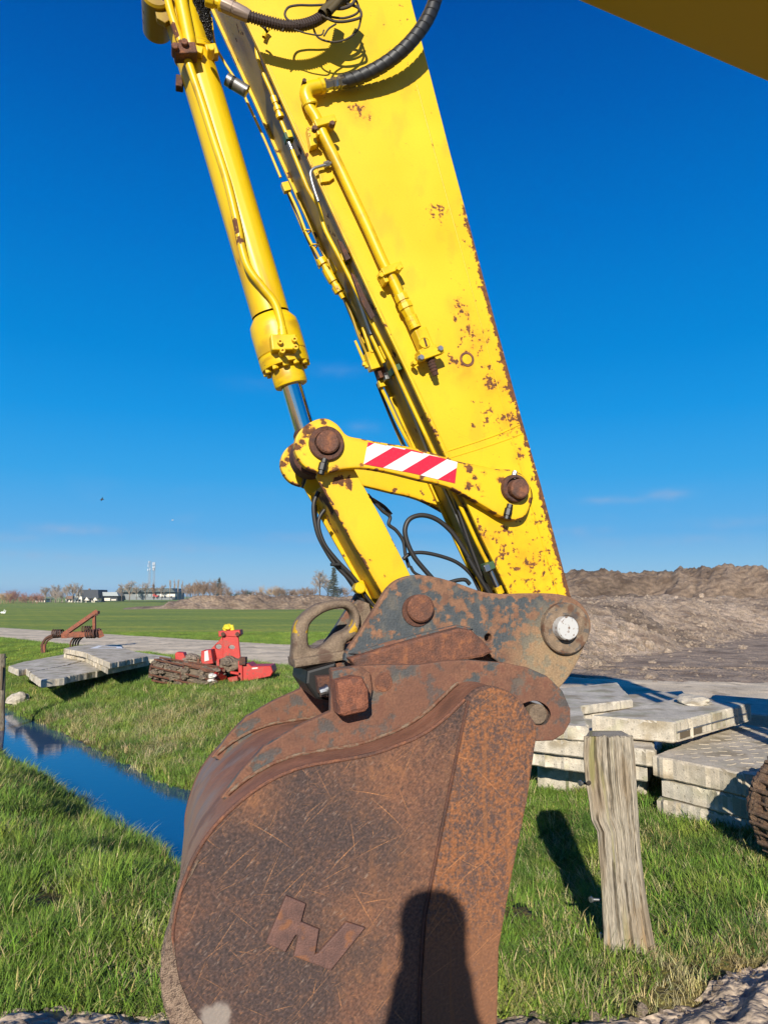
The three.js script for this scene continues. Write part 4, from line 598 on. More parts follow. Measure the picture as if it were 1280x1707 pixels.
  f('lifting_eye_base', [plate(P2([[490, 1100], [575, 1084], [576, 1101], [492, 1114]], we - .02), we - .02, .16, .01)], tanRustM);
  f('hose_guard', [plate(P2([[584, 1012], [600, 1000], [616, 1006], [620, 1026], [600, 1052], [590, 1042]], .44), .44, .05, .006), plate(P2([[558, 1062], [590, 1050], [590, 1068], [562, 1072]], .44), .44, .08, .01)], tanRustM);
  // lock mechanism with a bright bolt; black block paints the shade of its cavity
  f('lock_cavity_shade', [plate(P2([[512, 1118], [560, 1104], [572, 1150], [566, 1172], [528, 1166], [516, 1150], [510, 1140]], .34), .34, .32, .01)], blackM);
  f('lock_plate', [plate(P2([[528, 1128], [556, 1126], [560, 1166], [544, 1164], [532, 1156]], .27), .27, .05, .006)], rustDarkM);
  f('lock_screw', latheAB(P(533, 1154, .25), P(546, 1150, .25), [[0, 0], [0, .017], [.02, .018], [.02, .022], [.03, .022], [.03, 0]], 14), steelM);
  f('lock_pin', disc(639, 1137, .18, pinProf(.178, .30, .0335, .003)), rustM); f('lock_pin_ring', disc(639, 1137, .18, [[.2, .0365], [.184, .0375], [.182, .036], [.182, .0342], [.2, .0342]]), rustDarkM);
}

// --- boom, seen from below at the top right, and the machine itself beyond the right edge
{
  const c0 = P(960, 0, .78), c1 = P(1280, 137, .78), sl = (c1.y - c0.y) / (c1.x - c0.x), yb = (u) => c0.y + (u - c0.x) * sl;
  const bo = [[-.35, yb(-.35) + .12], [-.15, yb(-.15) - .02], [.4, yb(.4)], [3.2, yb(3.2)], [3.6, yb(3.4) - .05], [4.75, 1.55], [5.05, 1.5], [5.2, 1.75], [4.3, 4.75], [3.6, yb(3.6) + .75], [2.6, yb(2.6) + .8], [.2, yb(.2) + .42], [-.25, yb(-.2) + .38]].map(q => new THREE.Vector2(...q));
  xp('boom', plate(bo, .30, .48, .01), plain(206, 168, 4, .5));
  const ax = (a, b, w, r) => cyl(V3(a[0], a[1], -(D0 + w)), V3(b[0], b[1], -(D0 + w)), r);
  for (const w of [.18, .90]) { const bc = xp('boom_cylinder', ax([4.2, 1.2], [3.75, 3.2], w, .075), yelM); xp('rod', ax([3.75, 3.2], [3.6, 4.3], w, .045), chromeM, bc); }
  xp('stick_cylinder', ax([1.0, 5.95], [-.2, 5.6], .54, .08), yelM);
  const z = -(D0 + .54), hg = box(2.9, 1.0, 2.3, 6.15, 1.6, z, .08); xp('upper_body', hg, yelM); xp('counterweight', box(.6, 1.0, 2.4, 7.75, 1.6, z, .2), yelDirtShadeM);
  const cab = xp('cab', [box(1.5, .1, 1.0, 5.3, 2.85, z + .7, .04), box(1.5, .75, 1.0, 5.3, 1.45, z + .7, .05), ...[[4.6, .24], [4.6, 1.16], [6.0, .24], [6.0, 1.16]].map(([x, q]) => box(.08, 1.1, .08, x, 2.3, z + q, .02))], yelM);
  xp('cab_window', [box(.012, .95, .84, 4.58, 2.3, z + .7, .004), box(1.3, .95, .012, 5.3, 2.3, z + 1.18, .004)], new THREE.MeshPhysicalMaterial({ color: lin(200, 215, 220), roughness: .03, transmission: 1, thickness: 0, ior: 1.5, side: THREE.DoubleSide }), cab);
  xp('undercarriage', [box(2.0, .35, 1.5, 5.45, .62, z, .05), cyl(V3(5.4, .75, z), V3(5.4, 1.12, z), .6)], rustDarkM);
  // tracks: shoes with three bars each round two wheels
  const mud = mat(tex(512, 512, (u, v, o) => { const a = fbm(u * 10, v * 10, 5, 10), c = fbm(u * 70, v * 70, 3, 70); o.c = [122 + 40 * a + 30 * c, 96 + 34 * a + 26 * c, 74 + 26 * a + 22 * c]; mix3(o.c, [86, 56, 40], .5 * sst(.1, .4, fbm(u * 6 + 2, v * 6, 4, 6))); o.h = .5 + .6 * c + .5 * a; o.r = .95; }, .4), .008);
  const R = .32, L0 = 3.95, L1 = 6.95, wS2 = .52, YD = -.09;
  const shoe = merge([box(.165, .022, wS2, 0, 0, 0, .004), box(.02, .042, wS2, -.07, .03, 0, .006), box(.018, .034, wS2, 0, .026, 0, .006), box(.02, .042, wS2, .07, .03, 0, .006)]);
  const per = 2 * (L1 - L0) + 2 * Math.PI * R, N = Math.round(per / .178), rr = rng(5);
  const lump = (() => { const g = new THREE.IcosahedronGeometry(.05, 2), p = g.attributes.position; for (let i = 0; i < p.count; i++) { const k = 1 + .5 * n2(p.getX(i) * 30, p.getY(i) * 30 + p.getZ(i) * 21); p.setXYZ(i, p.getX(i) * k, p.getY(i) * k, p.getZ(i) * k); } g.computeVertexNormals(); return boxUV(g); })();
  for (const [zc, idx] of [[z - 1.0, 0], [z + 1.0, 1]]) {
    const tr = new THREE.Group(); tr.name = idx ? 'track_001' : 'track'; exc.add(tr); const lumps = [];
    xp('track_frame', [box(L1 - L0, .34, .3, (L0 + L1) / 2, R + .06 + YD, zc, .04), cyl(V3(L0, R + .05 + YD, zc - .12), V3(L0, R + .05 + YD, zc + .12), R - .08), cyl(V3(L1, R + .05 + YD, zc - .12), V3(L1, R + .05 + YD, zc + .12), R - .08)], mud, tr);
    for (let k = 0; k < N; k++) {
      let s = (k + .35) / N * per, x, y, a; const Ls = L1 - L0, hc = Math.PI * R;
      if (s < Ls) { x = L1 - s; y = 2 * R; a = 0; } else if (s < Ls + hc) { const t = (s - Ls) / R; x = L0 - Math.sin(t) * R; y = R + Math.cos(t) * R; a = t; } else if (s < 2 * Ls + hc) { x = L0 + s - Ls - hc; y = 0; a = Math.PI; } else { const t = (s - 2 * Ls - hc) / R; x = L1 + Math.sin(t) * R; y = R - Math.cos(t) * R; a = Math.PI + t; }
      const m = sh(new THREE.Mesh(shoe, mud)); m.name = 'track_shoe'; m.position.set(x - EB.x, y + .055 + YD, zc - EB.z + (rr() - .5) * .012); m.rotation.z = a + (rr() - .5) * .03; tr.add(m);
      if (!idx && s > Ls * .7 && s < Ls + hc + .4) for (let q = 0; q < 34; q++) { const g = lump.clone(), sc = .25 + .75 * rr(), ox = (rr() - .5) * .16, ow = (rr() < .5 ? -.26 + .05 * rr() : (rr() - .5) * .54); g.scale(sc, sc * .6, sc); g.translate(ox, .014 + .012 * rr(), ow); g.rotateZ(a); g.translate(x, y + .055 + YD, zc); lumps.push(g); }
    }
    if (lumps.length) { const l = xp('caked_mud', lumps, mud, tr); l.userData.kind = 'stuff'; }
  }
}

MATK = .97;
// ---------------------------------------------------------------- the bucket hanging in the quick hitch
const BB = V3(.25, 0, -(D0 + .54));
const bucket = thing('digging_bucket', 'big rusty brown digging bucket with a raised emblem, hanging in the quick hitch', 'excavator bucket', armWorld(BB.x, 0, BB.z), TH);
const bp = (n, g, m, parent = bucket) => part(n, g, m, parent, BB);
const sidePx = [[893, 1221], [891, 1205], [867, 1168], [845, 1151], [819, 1144], [798, 1147], [771, 1170], [745, 1195], [718, 1216], [690, 1232], [665, 1242], [622, 1257], [559, 1269], [506, 1279], [452, 1301], [399, 1338], [357, 1380], [325, 1428], [304, 1481], [290, 1540], [289, 1577], [295, 1625], [309, 1670], [330, 1720], [372, 1790], [440, 1850], [540, 1892], [660, 1900], [800, 1888]];
const sideO = [...smoothLoop(P2(sidePx.slice(2), 0), 5, false), ...P2([[824, 1800], [827, 1707], [830, 1577], [851, 1460], [877, 1332], [892, 1222]], 0)], sideB = bounds(sideO);
const BW = 1.08;
{
  // scratches: strokes drawn into a mask over the plate
  const SW = 1400, SHt = Math.round(1400 * sideB.h / sideB.w), mk = new Float32Array(SW * SHt), R = rng(21);
  const stroke = (x0, y0, a, L, wd, s, bend) => { const n = Math.ceil(L); for (let i = 0; i < n; i++) { const t = i / n, aa = a + bend * t, e = Math.sin(t * Math.PI); x0 += Math.cos(aa); y0 += Math.sin(aa); const ww = wd * (.4 + .6 * e); for (let dx = -2; dx <= 2; dx++) for (let dy = -2; dy <= 2; dy++) { const X = Math.round(x0) + dx, Y = Math.round(y0) + dy; if (X < 0 || Y < 0 || X >= SW || Y >= SHt) continue; const d = Math.hypot(X - x0, Y - y0) / ww; if (d < 1.6) mk[Y * SW + X] = Math.max(mk[Y * SW + X], s * e * sst(1.5, .3, d) * (.35 + .9 * Math.abs(n2(X * .11, Y * .11)))); } } };
  for (let i = 0; i < 5200; i++) stroke(R() * SW, R() * SHt, (R() < .62 ? .75 + (R() - .5) * .9 : R() * 6.28), 14 + 60 * R() * R() + (R() < .08 ? 120 * R() : 0), .5 + .6 * R(), .25 + .6 * R(), (R() - .5) * .7);
  for (let i = 0; i < 110; i++) stroke(R() * SW, (.25 + .75 * R()) * SHt, R() < .6 ? .5 + R() * .8 : 2 + R(), 80 + 200 * R(), .9 + 1.1 * R(), .6 + .5 * R(), (R() - .5) * .6);
  // the long scrapes that stand out in the photograph: pixel from, pixel to
  for (const [x0, y0, x1, y1, s] of [[400, 1364, 498, 1424, 1], [571, 1317, 660, 1332, 1], [610, 1325, 680, 1390, 1.1], [580, 1350, 592, 1440, .9], [560, 1450, 700, 1380, .7], [530, 1475, 590, 1440, .9], [620, 1380, 622, 1395, 1], [445, 1475, 500, 1430, .6], [590, 1510, 655, 1498, 1], [360, 1490, 400, 1470, .8], [620, 1700, 660, 1650, 1], [560, 1640, 570, 1690, 1], [440, 1690, 500, 1675, .8], [780, 1410, 840, 1480, .9], [720, 1470, 800, 1400, .9], [740, 1500, 800, 1430, .7]]) { const a = P(x0, y0, 0), b = P(x1, y1, 0), X0 = (a.x - sideB.x0) / sideB.w * SW, Y0 = (a.y - sideB.y0) / sideB.h * SHt, X1 = (b.x - sideB.x0) / sideB.w * SW, Y1 = (b.y - sideB.y0) / sideB.h * SHt; stroke(X0, Y0, Math.atan2(Y1 - Y0, X1 - X0) + .1, Math.hypot(X1 - X0, Y1 - Y0), 1.8, s, -.2); }
  const dark = [[540, 1370, 110], [450, 1440, 100], [640, 1400, 60], [420, 1560, 80], [480, 1640, 90], [560, 1480, 90], [600, 1570, 60], [380, 1560, 70]].map(([x, y, r]) => { const p = P(x, y, 0); return [p.x, p.y, rAt(r, 0)]; });
  const warm = [[640, 1290, 70], [760, 1300, 50], [640, 1480, 60], [600, 1540, 60], [740, 1560, 70], [810, 1560, 60], [430, 1330, 40], [690, 1420, 60], [640, 1620, 70]].map(([x, y, r]) => { const p = P(x, y, 0); return [p.x, p.y, rAt(r, 0)]; });
  const grey = P(358, 1700, 0), mudE = P2([[289, 1577], [295, 1625], [309, 1670], [330, 1720], [372, 1790]], 0);
  const sideF = (x, y, o, strip) => {
    const a = fbm(x * 5, y * 5, 4), b = fbm(x * 22, y * 22, 4), c = fbm(x * 120, y * 120, 3), gx = fbm((x + y) * 60, (y - x) * 18, 3); let D = 0, Wm = 0;
    for (const q of dark) D = Math.max(D, Math.exp(-(((x - q[0]) ** 2 + (y - q[1]) ** 2) / (q[2] * q[2])))); for (const q of warm) Wm = Math.max(Wm, Math.exp(-(((x - q[0]) ** 2 + (y - q[1]) ** 2) / (q[2] * q[2]))));
    const f1 = fbm((x - y) * 120, (y + x) * 26, 4, 256, .62), f2 = fbm(x * 70 + 5, y * 70, 4, 256, .7), fz = f1 * .6 + f2 * .6;
    o.c = [106 + 34 * b + 44 * c, 72 + 24 * b + 32 * c, 56 + 18 * b + 26 * c];
    mix3(o.c, [66 + 36 * c, 52 + 28 * c, 49 + 26 * c], clamp(.40 + .8 * D + 1.0 * a + .5 * gx + .5 * b - .35 * Wm));
    mix3(o.c, [128, 86, 58], clamp(.45 * Wm + .4 * sst(.05, .4, b) * (.5 + Wm)) * .75);
    mix3(o.c, [152, 108, 78], .55 * sst(.08, .45, fz)); mix3(o.c, [58, 46, 43], .6 * sst(-.05, -.4, fz));
    if (strip) { const m = fbm(x * 60 + 8, y * 60, 5, 256, .78), m2 = fbm(x * 9 + 3, y * 9 + 6, 4, 256, .6); const lowr = sst(P(800, 1520, 0).y + .08, P(800, 1600, 0).y, y); mix3(o.c, [80 + 24 * c, 62 + 18 * c, 57 + 18 * c], .8); mix3(o.c, [132 + 46 * c, 84 + 32 * c, 52 + 22 * c], sst(-.2, .3, m + .06 - .4 * m2 + .3 * lowr)); mix3(o.c, [112, 78, 58], .6 * lowr); const vs = fbm(x * 26, y * 2, 3); mix3(o.c, [142, 90, 52], .5 * sst(.25, .4, vs)); }
    const X = Math.floor((x - sideB.x0) / sideB.w * SW), Y = Math.floor((y - sideB.y0) / sideB.h * SHt); let s = X >= 0 && Y >= 0 && X < SW && Y < SHt ? mk[Y * SW + X] : 0; if (strip) s *= 1.15;
    mix3(o.c, [180, 122, 76], clamp(s * 1.1)); mix3(o.c, [150, 132, 118], .5 * sst(.3, .55, fbm((x - y) * 70 + 7, (x + y) * 22, 3)) * clamp(.3 + D));
    o.h = .5 + .3 * c + .25 * b - .25 * s; o.r = .9 + .1 * b - .08 * D;
  };
  const th = .022;
  const sideT = tex(1400, SHt, (u, v, o) => { const x = sideB.x0 + u * sideB.w, y = sideB.y0 + v * sideB.h; sideF(x, y, o, false); const dm = Math.hypot(x - grey.x, y - grey.y); mix3(o.c, [150, 140, 130], .8 * sst(.055, .03, dm + .03 * fbm(x * 20, y * 20, 4))); const d = polyDist(mudE, x, y); });
  const sideM = mat(sideT, .0026);
  const stripO = P2([[782, 1166], [796, 1152], [819, 1145], [845, 1152], [867, 1169], [890, 1206], [892, 1221], [876, 1332], [850, 1460], [829, 1577], [826, 1707], [822, 1800], [700, 1800], [702, 1640], [709, 1530], [720, 1470], [748, 1330], [772, 1210]], 0), sb = bounds(stripO);
  const st2 = tex(700, 1400, (u, v, o) => sideF(sb.x0 + u * sb.w, sb.y0 + v * sb.h, o, true));
  bp('side_plate', fitUV(plate(sideO, 0, th, .004), sideB), sideM);
  bp('side_plate', plate(sideO, BW - th, th, .004).translate(.045, 0, 0), rustM);
  bp('side_cutter', fitUV(plate(stripO, -.013, .0125, .006), sb), mat(st2, .003));
  bp('weld_seam', tubeG(PS([[781, 1168], [771, 1212], [746, 1332], [718, 1472], [707, 1532], [700, 1640], [698, 1790]], -.001), .006, 8, 160), rustDarkM);
  bp('edge_weld', tubeG(sideO.slice(20, 112).map(p => V3(p.x, p.y, -(D0 + .003))), .0065, 7, 300), rustM);
  // raised emblem
  const ez = (a) => P2(a.map(([x, y]) => [400 + x * .1875, 1440 + y * .1875]), 0);
  const em = ez([[405, 268], [580, 342], [538, 500], [698, 565], [662, 785], [690, 775], [942, 500], [1104, 553], [800, 932], [472, 805], [512, 628], [490, 618], [398, 770], [226, 690]]);
  const emT = tex(512, 512, (u, v, o) => { const b = fbm(u * 9, v * 9, 4), c = fbm(u * 60, v * 60, 3); o.c = [98 + 24 * b + 22 * c, 70 + 16 * b + 16 * c, 62 + 12 * b + 14 * c]; mix3(o.c, [140, 86, 48], .6 * sst(.1, .4, fbm(u * 5 + 3, v * 5, 4))); o.h = .5 + .4 * c; o.r = .75; }, .3);
  bp('emblem', plate(em, -.015, .0155, .004), mat(emT, .002));

  // curved back sheet: the profile of the side plate swept across the bucket
  const i0 = 6, prof = sideO.slice(i0, sideO.length - 6), n = prof.length, S = [0]; for (let i = 1; i < n; i++) S.push(S[i - 1] + prof[i].distanceTo(prof[i - 1]));
  const nor = prof.map((p, i) => { const a = prof[Math.max(0, i - 1)], b = prof[Math.min(n - 1, i + 1)]; return new THREE.Vector2(b.y - a.y, -(b.x - a.x)).normalize(); }); const flip = (nor[Math.floor(n * .6)].x > 0) ? -1 : 1;   // outwards: to the left half way down
  const K = 26, pos = [], uv = [], idx = [], T = .022; const W0 = .022, W1 = BW - .022;
  const put = (i, off, w) => { const p = prof[i], q = nor[i]; pos.push(p.x + .045 * w / BW + q.x * flip * off, p.y + q.y * flip * off, -(D0 + w)); };
  for (const [side, off] of [[0, -.004], [1, -.004 - T]]) for (let i = 0; i < n; i++) for (let k = 0; k <= K; k++) { const w = lerp(W0, W1, k / K); put(i, off, w); uv.push(w, S[i]); if (i < n - 1 && k < K) { const b = side * n * (K + 1) + i * (K + 1) + k; idx.push(b, b + K + 1, b + 1, b + 1, b + K + 1, b + K + 2); } }
  for (const i of [0, n - 1]) for (let k = 0; k < K; k++) { const a = i * (K + 1) + k, b = n * (K + 1) + a; idx.push(a, a + 1, b, b, a + 1, b + 1); }
  const g = new THREE.BufferGeometry(); g.setAttribute('position', new THREE.Float32BufferAttribute(pos, 3)); g.setAttribute('uv', new THREE.Float32BufferAttribute(uv, 2)); g.setIndex(idx); g.computeVertexNormals();
  const Smax = S[n - 1];
  const shT = tex(800, 1200, (u, v, o) => {
    const w = u * BW, s = v * Smax, b = fbm(w * 14, s * 9, 4), c = fbm(w * 110, s * 60, 3), st = fbm(w * 70 + s * 14, s * 5, 4);
    o.c = [124 + 26 * b + 18 * c, 82 + 18 * b + 13 * c, 62 + 14 * b + 10 * c]; const low = sst(.42 * Smax * .8, .62 * Smax * .8, s + .25 * (fbm(w * 4, s * 4, 3)));
    mix3(o.c, [150, 126, 104], .75 * low + .25 * sst(.1, .4, st)); mix3(o.c, [116, 106, 104], clamp(.8 * sst(-.05, .3, fbm(w * 7 + 2, s * 6, 4))) * .8 * sst(.28 * Smax, .36 * Smax, s) * sst(.5 * Smax, .42 * Smax, s) * sst(.25, .45, w));
    mix3(o.c, [90, 84, 88], .6 * low * sst(.15, .4, st)); mix3(o.c, [92, 62, 48], .5 * sst(.15, .45, fbm(w * 6 + 5, s * 6 + 1, 4)));
    o.h = .5 + .25 * c + .2 * st; o.r = .62 + .2 * (1 - low) + .1 * b;
  });
  const uu = g.attributes.uv; for (let i = 0; i < uu.count; i++) uu.setXY(i, uu.getX(i) / BW, uu.getY(i) / Smax);
  bp('back_sheet', g, mat(shT, .0025));
  // heel: a thick wear strip round the outside of the lower curve, crusted with dry clay
  const heel = [], h0 = Math.floor(n * .56), h1 = Math.floor(n * .86), hp = [], hn = [], hi = [], hu = []; const KK = 30, RR = rng(8);
  for (let i = h0; i <= h1; i++) for (let k = 0; k <= KK; k++) { const a = k / KK, w = lerp(-.004, .16, a), t = (i - h0) / (h1 - h0), e = sst(0, .25, t) * sst(1, .9, t), m = (.004 + .052 * sst(.2, .7, t)) * e * sst(1, .55, a) + .018 * sst(.2, .6, t) * fbm(i * .16, w * 34, 4) * e * sst(1, .8, a) + .006 * fbm(i * .7, w * 120, 2) * e; const p = prof[i], q = nor[i]; const off = lerp(-.016, Math.max(-.002, m), sst(.02, .2, t)); hp.push(p.x + q.x * flip * off, p.y + q.y * flip * off, -(D0 + w + (k === 0 ? .006 * fbm(i * .5, 2, 2) : 0))); hu.push(S[i], w); if (i < h1 && k < KK) { const b = (i - h0) * (KK + 1) + k; hi.push(b, b + KK + 1, b + 1, b + 1, b + KK + 1, b + KK + 2); } }
  const base = hp.length / 3; for (let i = h0; i <= h1; i++) { const p = prof[i], q = nor[i], t = (i - h0) / (h1 - h0); const inn = -.004 - .05 * sst(.55, .95, t) * (0.5 + .9 * fbm(i * .3, 8, 3)); hp.push(p.x + q.x * flip * inn, p.y + q.y * flip * inn, -(D0 + .004 - .0075 * sst(.2, .45, t))); hu.push(S[i], -.05); if (i < h1) { const a = (i - h0) * (KK + 1), b = base + i - h0; hi.push(a, b, a + KK + 1, a + KK + 1, b, b + 1); } }
  const hg = new THREE.BufferGeometry(); hg.setAttribute('position', new THREE.Float32BufferAttribute(hp, 3)); hg.setAttribute('uv', new THREE.Float32BufferAttribute(hu, 2)); hg.setIndex(hi); hg.computeVertexNormals();
  const clayM = mat(tex(512, 512, (u, v, o) => { const a = fbm(u * 12, v * 12, 5, 12), c = fbm(u * 60, v * 60, 3, 60); o.c = [138 + 36 * a + 26 * c, 116 + 34 * a + 24 * c, 98 + 30 * a + 22 * c]; mix3(o.c, [88, 70, 60], .8 * sst(.1, .35, fbm(u * 20 + 3, v * 20, 4, 20))); o.h = .5 + .6 * c + .6 * a; o.r = .95; }, .25), .008);
  bp('clay_crust', hg, clayM);
  // cutting edge with teeth below the picture, across the bottom
  bp('cutting_edge', plate(P2([[640, 1893], [790, 1872], [905, 1884], [800, 1902], [640, 1908]], .03), .03, BW - .06, .004), rustDarkM);

  // hinge ears with the pin hook; the tail runs down the back as a stiffener
  const earPx = [[551, 1186], [552, 1114], [600, 1110], [640, 1108], [700, 1108], [740, 1102], [781, 1100], [842, 1105], [880, 1113], [912, 1127], [938, 1152], [951, 1182], [951, 1204], [940, 1224], [922, 1235], [895, 1236], [860, 1200], [800, 1180], [766, 1172], [725, 1210], [680, 1242], [640, 1262], [616, 1268], [585, 1270], [553, 1275], [505, 1286], [457, 1306], [420, 1330], [400, 1346], [384, 1336], [368, 1331], [402, 1286], [441, 1244], [497, 1211]];
  const we = .18, eh = circ(P(897, 1190, we), rAt(21, we), 24); const eo = P2(earPx, we), eo2 = [...eo]; const hk = P2([[862, 1176], [876, 1168], [894, 1165], [914, 1176], [920, 1192], [912, 1208], [897, 1212], [882, 1206], [876, 1192]], we);
  const ear = (w, m) => { const gg = plate(eo2, we, .035, .006, [smoothLoop(hk, 3)]); gg.translate(0, 0, -(w - we)); return gg; };
  bp('hinge_ear', ear(we), earM); bp('hinge_ear', ear(we + .62), earM);
  const wM = mat(tex(256, 256, (u, v, o) => { const c = fbm(u * 40, v * 40, 3, 40), b = fbm(u * 8, v * 8, 3, 8); o.c = [118 + 30 * c, 100 + 26 * c, 82 + 20 * c]; mix3(o.c, [104, 68, 50], sst(-.25, .2, b)); o.h = .5 + .5 * c; o.r = .85; }, .3), .004), wlA = (p) => bp('weld_seam', tubeG(p, .0062, 8, 120), wM);
  { const xa = P(372, 1318, we).x, xb = P(766, 1153, we).x; for (const [w, f] of [[we, -1], [we + .035, 1], [we + .62, -1]]) wlA(prof.map((p, i) => V3(p.x + nor[i].x * flip * -.001, p.y + nor[i].y * flip * -.001, -(D0 + w + f * .004))).filter(p => p.x > xa && p.x < xb && p.y > P(372, 1400, we).y)); }
  bp('hinge_pin', disc(900, 1192, we, pinProf(we + .012, we + .64, .036, .004)), tanRustM);
  // lock lug on the ear and its base
  bp('lock_lug', plate(P2([[560, 1136], [590, 1128], [606, 1130], [616, 1150], [617, 1180], [610, 1188], [575, 1196], [566, 1192]], .085), .085, .13, .018), mat(tex(512, 512, (u, v, o) => { const b = fbm(u * 12, v * 12, 4, 12), c = fbm(u * 50, v * 50, 4, 50); o.c = [122 + 34 * b + 34 * c, 74 + 22 * b + 22 * c, 54 + 14 * b + 12 * c]; mix3(o.c, [88, 58, 48], .6 * sst(.1, .4, fbm(u * 7 + 4, v * 7, 3, 7))); o.h = .5 + .5 * c; o.r = .85; }, .3), .004));
  bp('lug_base', plate(P2([[552, 1118], [600, 1110], [618, 1122], [622, 1150], [618, 1172], [575, 1184], [560, 1176]], .15), .15, .05, .01), earM);
}

MATK = 1;
// ---------------------------------------------------------------- concrete, wood and scrap lying about
function Q(x, y, z) { const r = ray(x, y), t = z / r.z; return V3(r.x * t, EYE + r.y * t, z); }   // point on the upright plane at depth z
const concT = (seed, moss) => tex(720, 720, (u, v, o) => {
  const a = fbm(u * 4 + seed, v * 4, 4, 4), b = fbm(u * 24 + seed, v * 24, 4, 24), c = fbm(u * 150, v * 150, 2, 150), k = 178 + 30 * a + 24 * b + 22 * c; o.c = [k * 1.04, k * .98, k * .88];
  mix3(o.c, [138, 124, 100], .7 * sst(.0, .4, fbm(u * 6 + 4, v * 6 + seed, 5, 6))); mix3(o.c, [120, 122, 84], moss * sst(.02, .35, fbm(u * 5 + 9, v * 5 + seed, 5, 5)));
  const pit = sst(.36, .46, fbm(u * 60 + seed, v * 60, 3, 60)); mix3(o.c, [128, 118, 102], .5 * pit); o.h = .6 + .25 * b + .2 * c - .4 * pit; o.r = .92;
}, 1.6);
const concM = mat(concT(0, .25), .006), mossM = mat(concT(3, .85), .007), concGreyM = mat(concT(5, .1), .006, { color: new THREE.Color(.97, .94, .90) });
// slab from the outline of its top face (pixels read on the level h), t thick; broken edges
function slabGeo(px, h, t, rough = .012, seed = 1, world) {
  const c = world ?? px.map(([x, y]) => onGround(x, y, h)), R = rng(seed), pts = [];
  c.forEach((a, i) => { const b = c[(i + 1) % c.length], n = Math.max(2, Math.round(a.distanceTo(b) / .035)); for (let k = 0; k < n; k++) { const p = a.clone().lerp(b, k / n), e = k ? rough * (fbm(p.x * 9 + seed, p.z * 9, 4) * 1.6 - .35 * (R() < .08 ? 2 + 2 * R() : 0)) : 0, d = b.clone().sub(a).normalize(); pts.push(new THREE.Vector2(p.x + d.z * e, -(p.z - d.x * e))); } });
  if (THREE.ShapeUtils.area(pts) < 0) pts.reverse();
  const g = new THREE.ExtrudeGeometry(new THREE.Shape(pts), { depth: t - .024, bevelEnabled: true, bevelThickness: .012, bevelSize: .014, bevelOffset: -.014, bevelSegments: 1 }).rotateX(-Math.PI / 2).translate(0, h - t + .012, 0);
  // uneven arrises
  const p = g.attributes.position; for (let i = 0; i < p.count; i++) { const n = n2(p.getX(i) * 14 + seed, p.getZ(i) * 14 + p.getY(i) * 9); if (Math.abs(p.getY(i) - h + .012) < .003) { const c = .055 * sst(.08, .4, fbm(p.getX(i) * 5 + seed, p.getZ(i) * 5, 4)) + .012 * Math.max(0, n); p.setY(i, p.getY(i) - c); } }
  g.computeVertexNormals(); return boxUV(g);
}
function slab(label, px, h, t, m, seed, group, extra) { const w = px.map(([x, y]) => onGround(x, y, h)), cx = w.reduce((s, p) => s + p.x, 0) / w.length, cz = w.reduce((s, p) => s + p.z, 0) / w.length; const o = thing('concrete_slab', label, 'concrete slab', V3(cx, h - t, cz), 0, group); part('slab_body', slabGeo(px, h, t, .014, seed), m, o, o.position); if (extra) extra(o, w); return o; }
const G1 = 'concrete slabs stacked behind the wooden post', G2 = 'concrete slabs dumped beside the ditch';
const par = (a, b, c) => { // fourth corner so that the slab is a parallelogram
  return (h) => { const A = onGround(...a, h), B = onGround(...b, h), C = onGround(...c, h), D = B.clone().add(C).sub(A); return [A, B, D, C]; }; };
function pslab(label, corners, h, t, m, seed, group, rot, extra) { const w = corners(h), c = w[0].clone().add(w[2]).multiplyScalar(.5), o = thing('concrete_slab', label, 'concrete slab', V3(c.x, h - t, c.z), 0, group); part('slab_body', slabGeo(null, h, t, .012, seed, w), m, o, o.position); if (extra) extra(o, w); return o; }
const tA = par([1087, 1259], [1275, 1297], [1232, 1206]);
pslab('top concrete slab with rows of raised tread bumps, nearest stack on the right', tA, .37, .165, concGreyM, 3, G1, 0, (o, w) => {
  const ex = w[1].clone().sub(w[0]), ez = w[3].clone().sub(w[0]), lx = ex.length(), lz = ez.length(); ex.normalize(); ez.normalize(); const R = rng(4), g = box(.085, .012, .026, 0, 0, 0, .006);
  for (let i = 0; i < 22; i++) for (let j = 0; j < 26; j++) { const a = .14 + i * .15 + (j % 2) * .075, b = .22 + j * .135; if (a > lx - .1 || b > lz - .1) continue; const p = w[0].clone().addScaledVector(ex, a).addScaledVector(ez, b), r = p.clone().sub(V3(0, EYE, 0)); if (p.x > -p.z * .53) continue; const m = sh(new THREE.Mesh(g, concGreyM)); m.name = 'tread_bump'; m.position.copy(p).sub(o.position); m.position.y = .163; m.rotation.y = ((i + j) % 2 ? .5 : -.3) + (R() - .5) * .3; m.scale.setScalar(.8 + .4 * R()); o.add(m); }
});
pslab('second slab of the nearest right stack, set back under the bumpy one', par([1102, 1297], [1290, 1342], [1235, 1240]), .195, .15, concM, 5, G1);
pslab('bottom slab of the nearest right stack, half sunk in the grass', par([1094, 1330], [1290, 1378], [1230, 1268]), .04, .35, mossM, 6, G1);
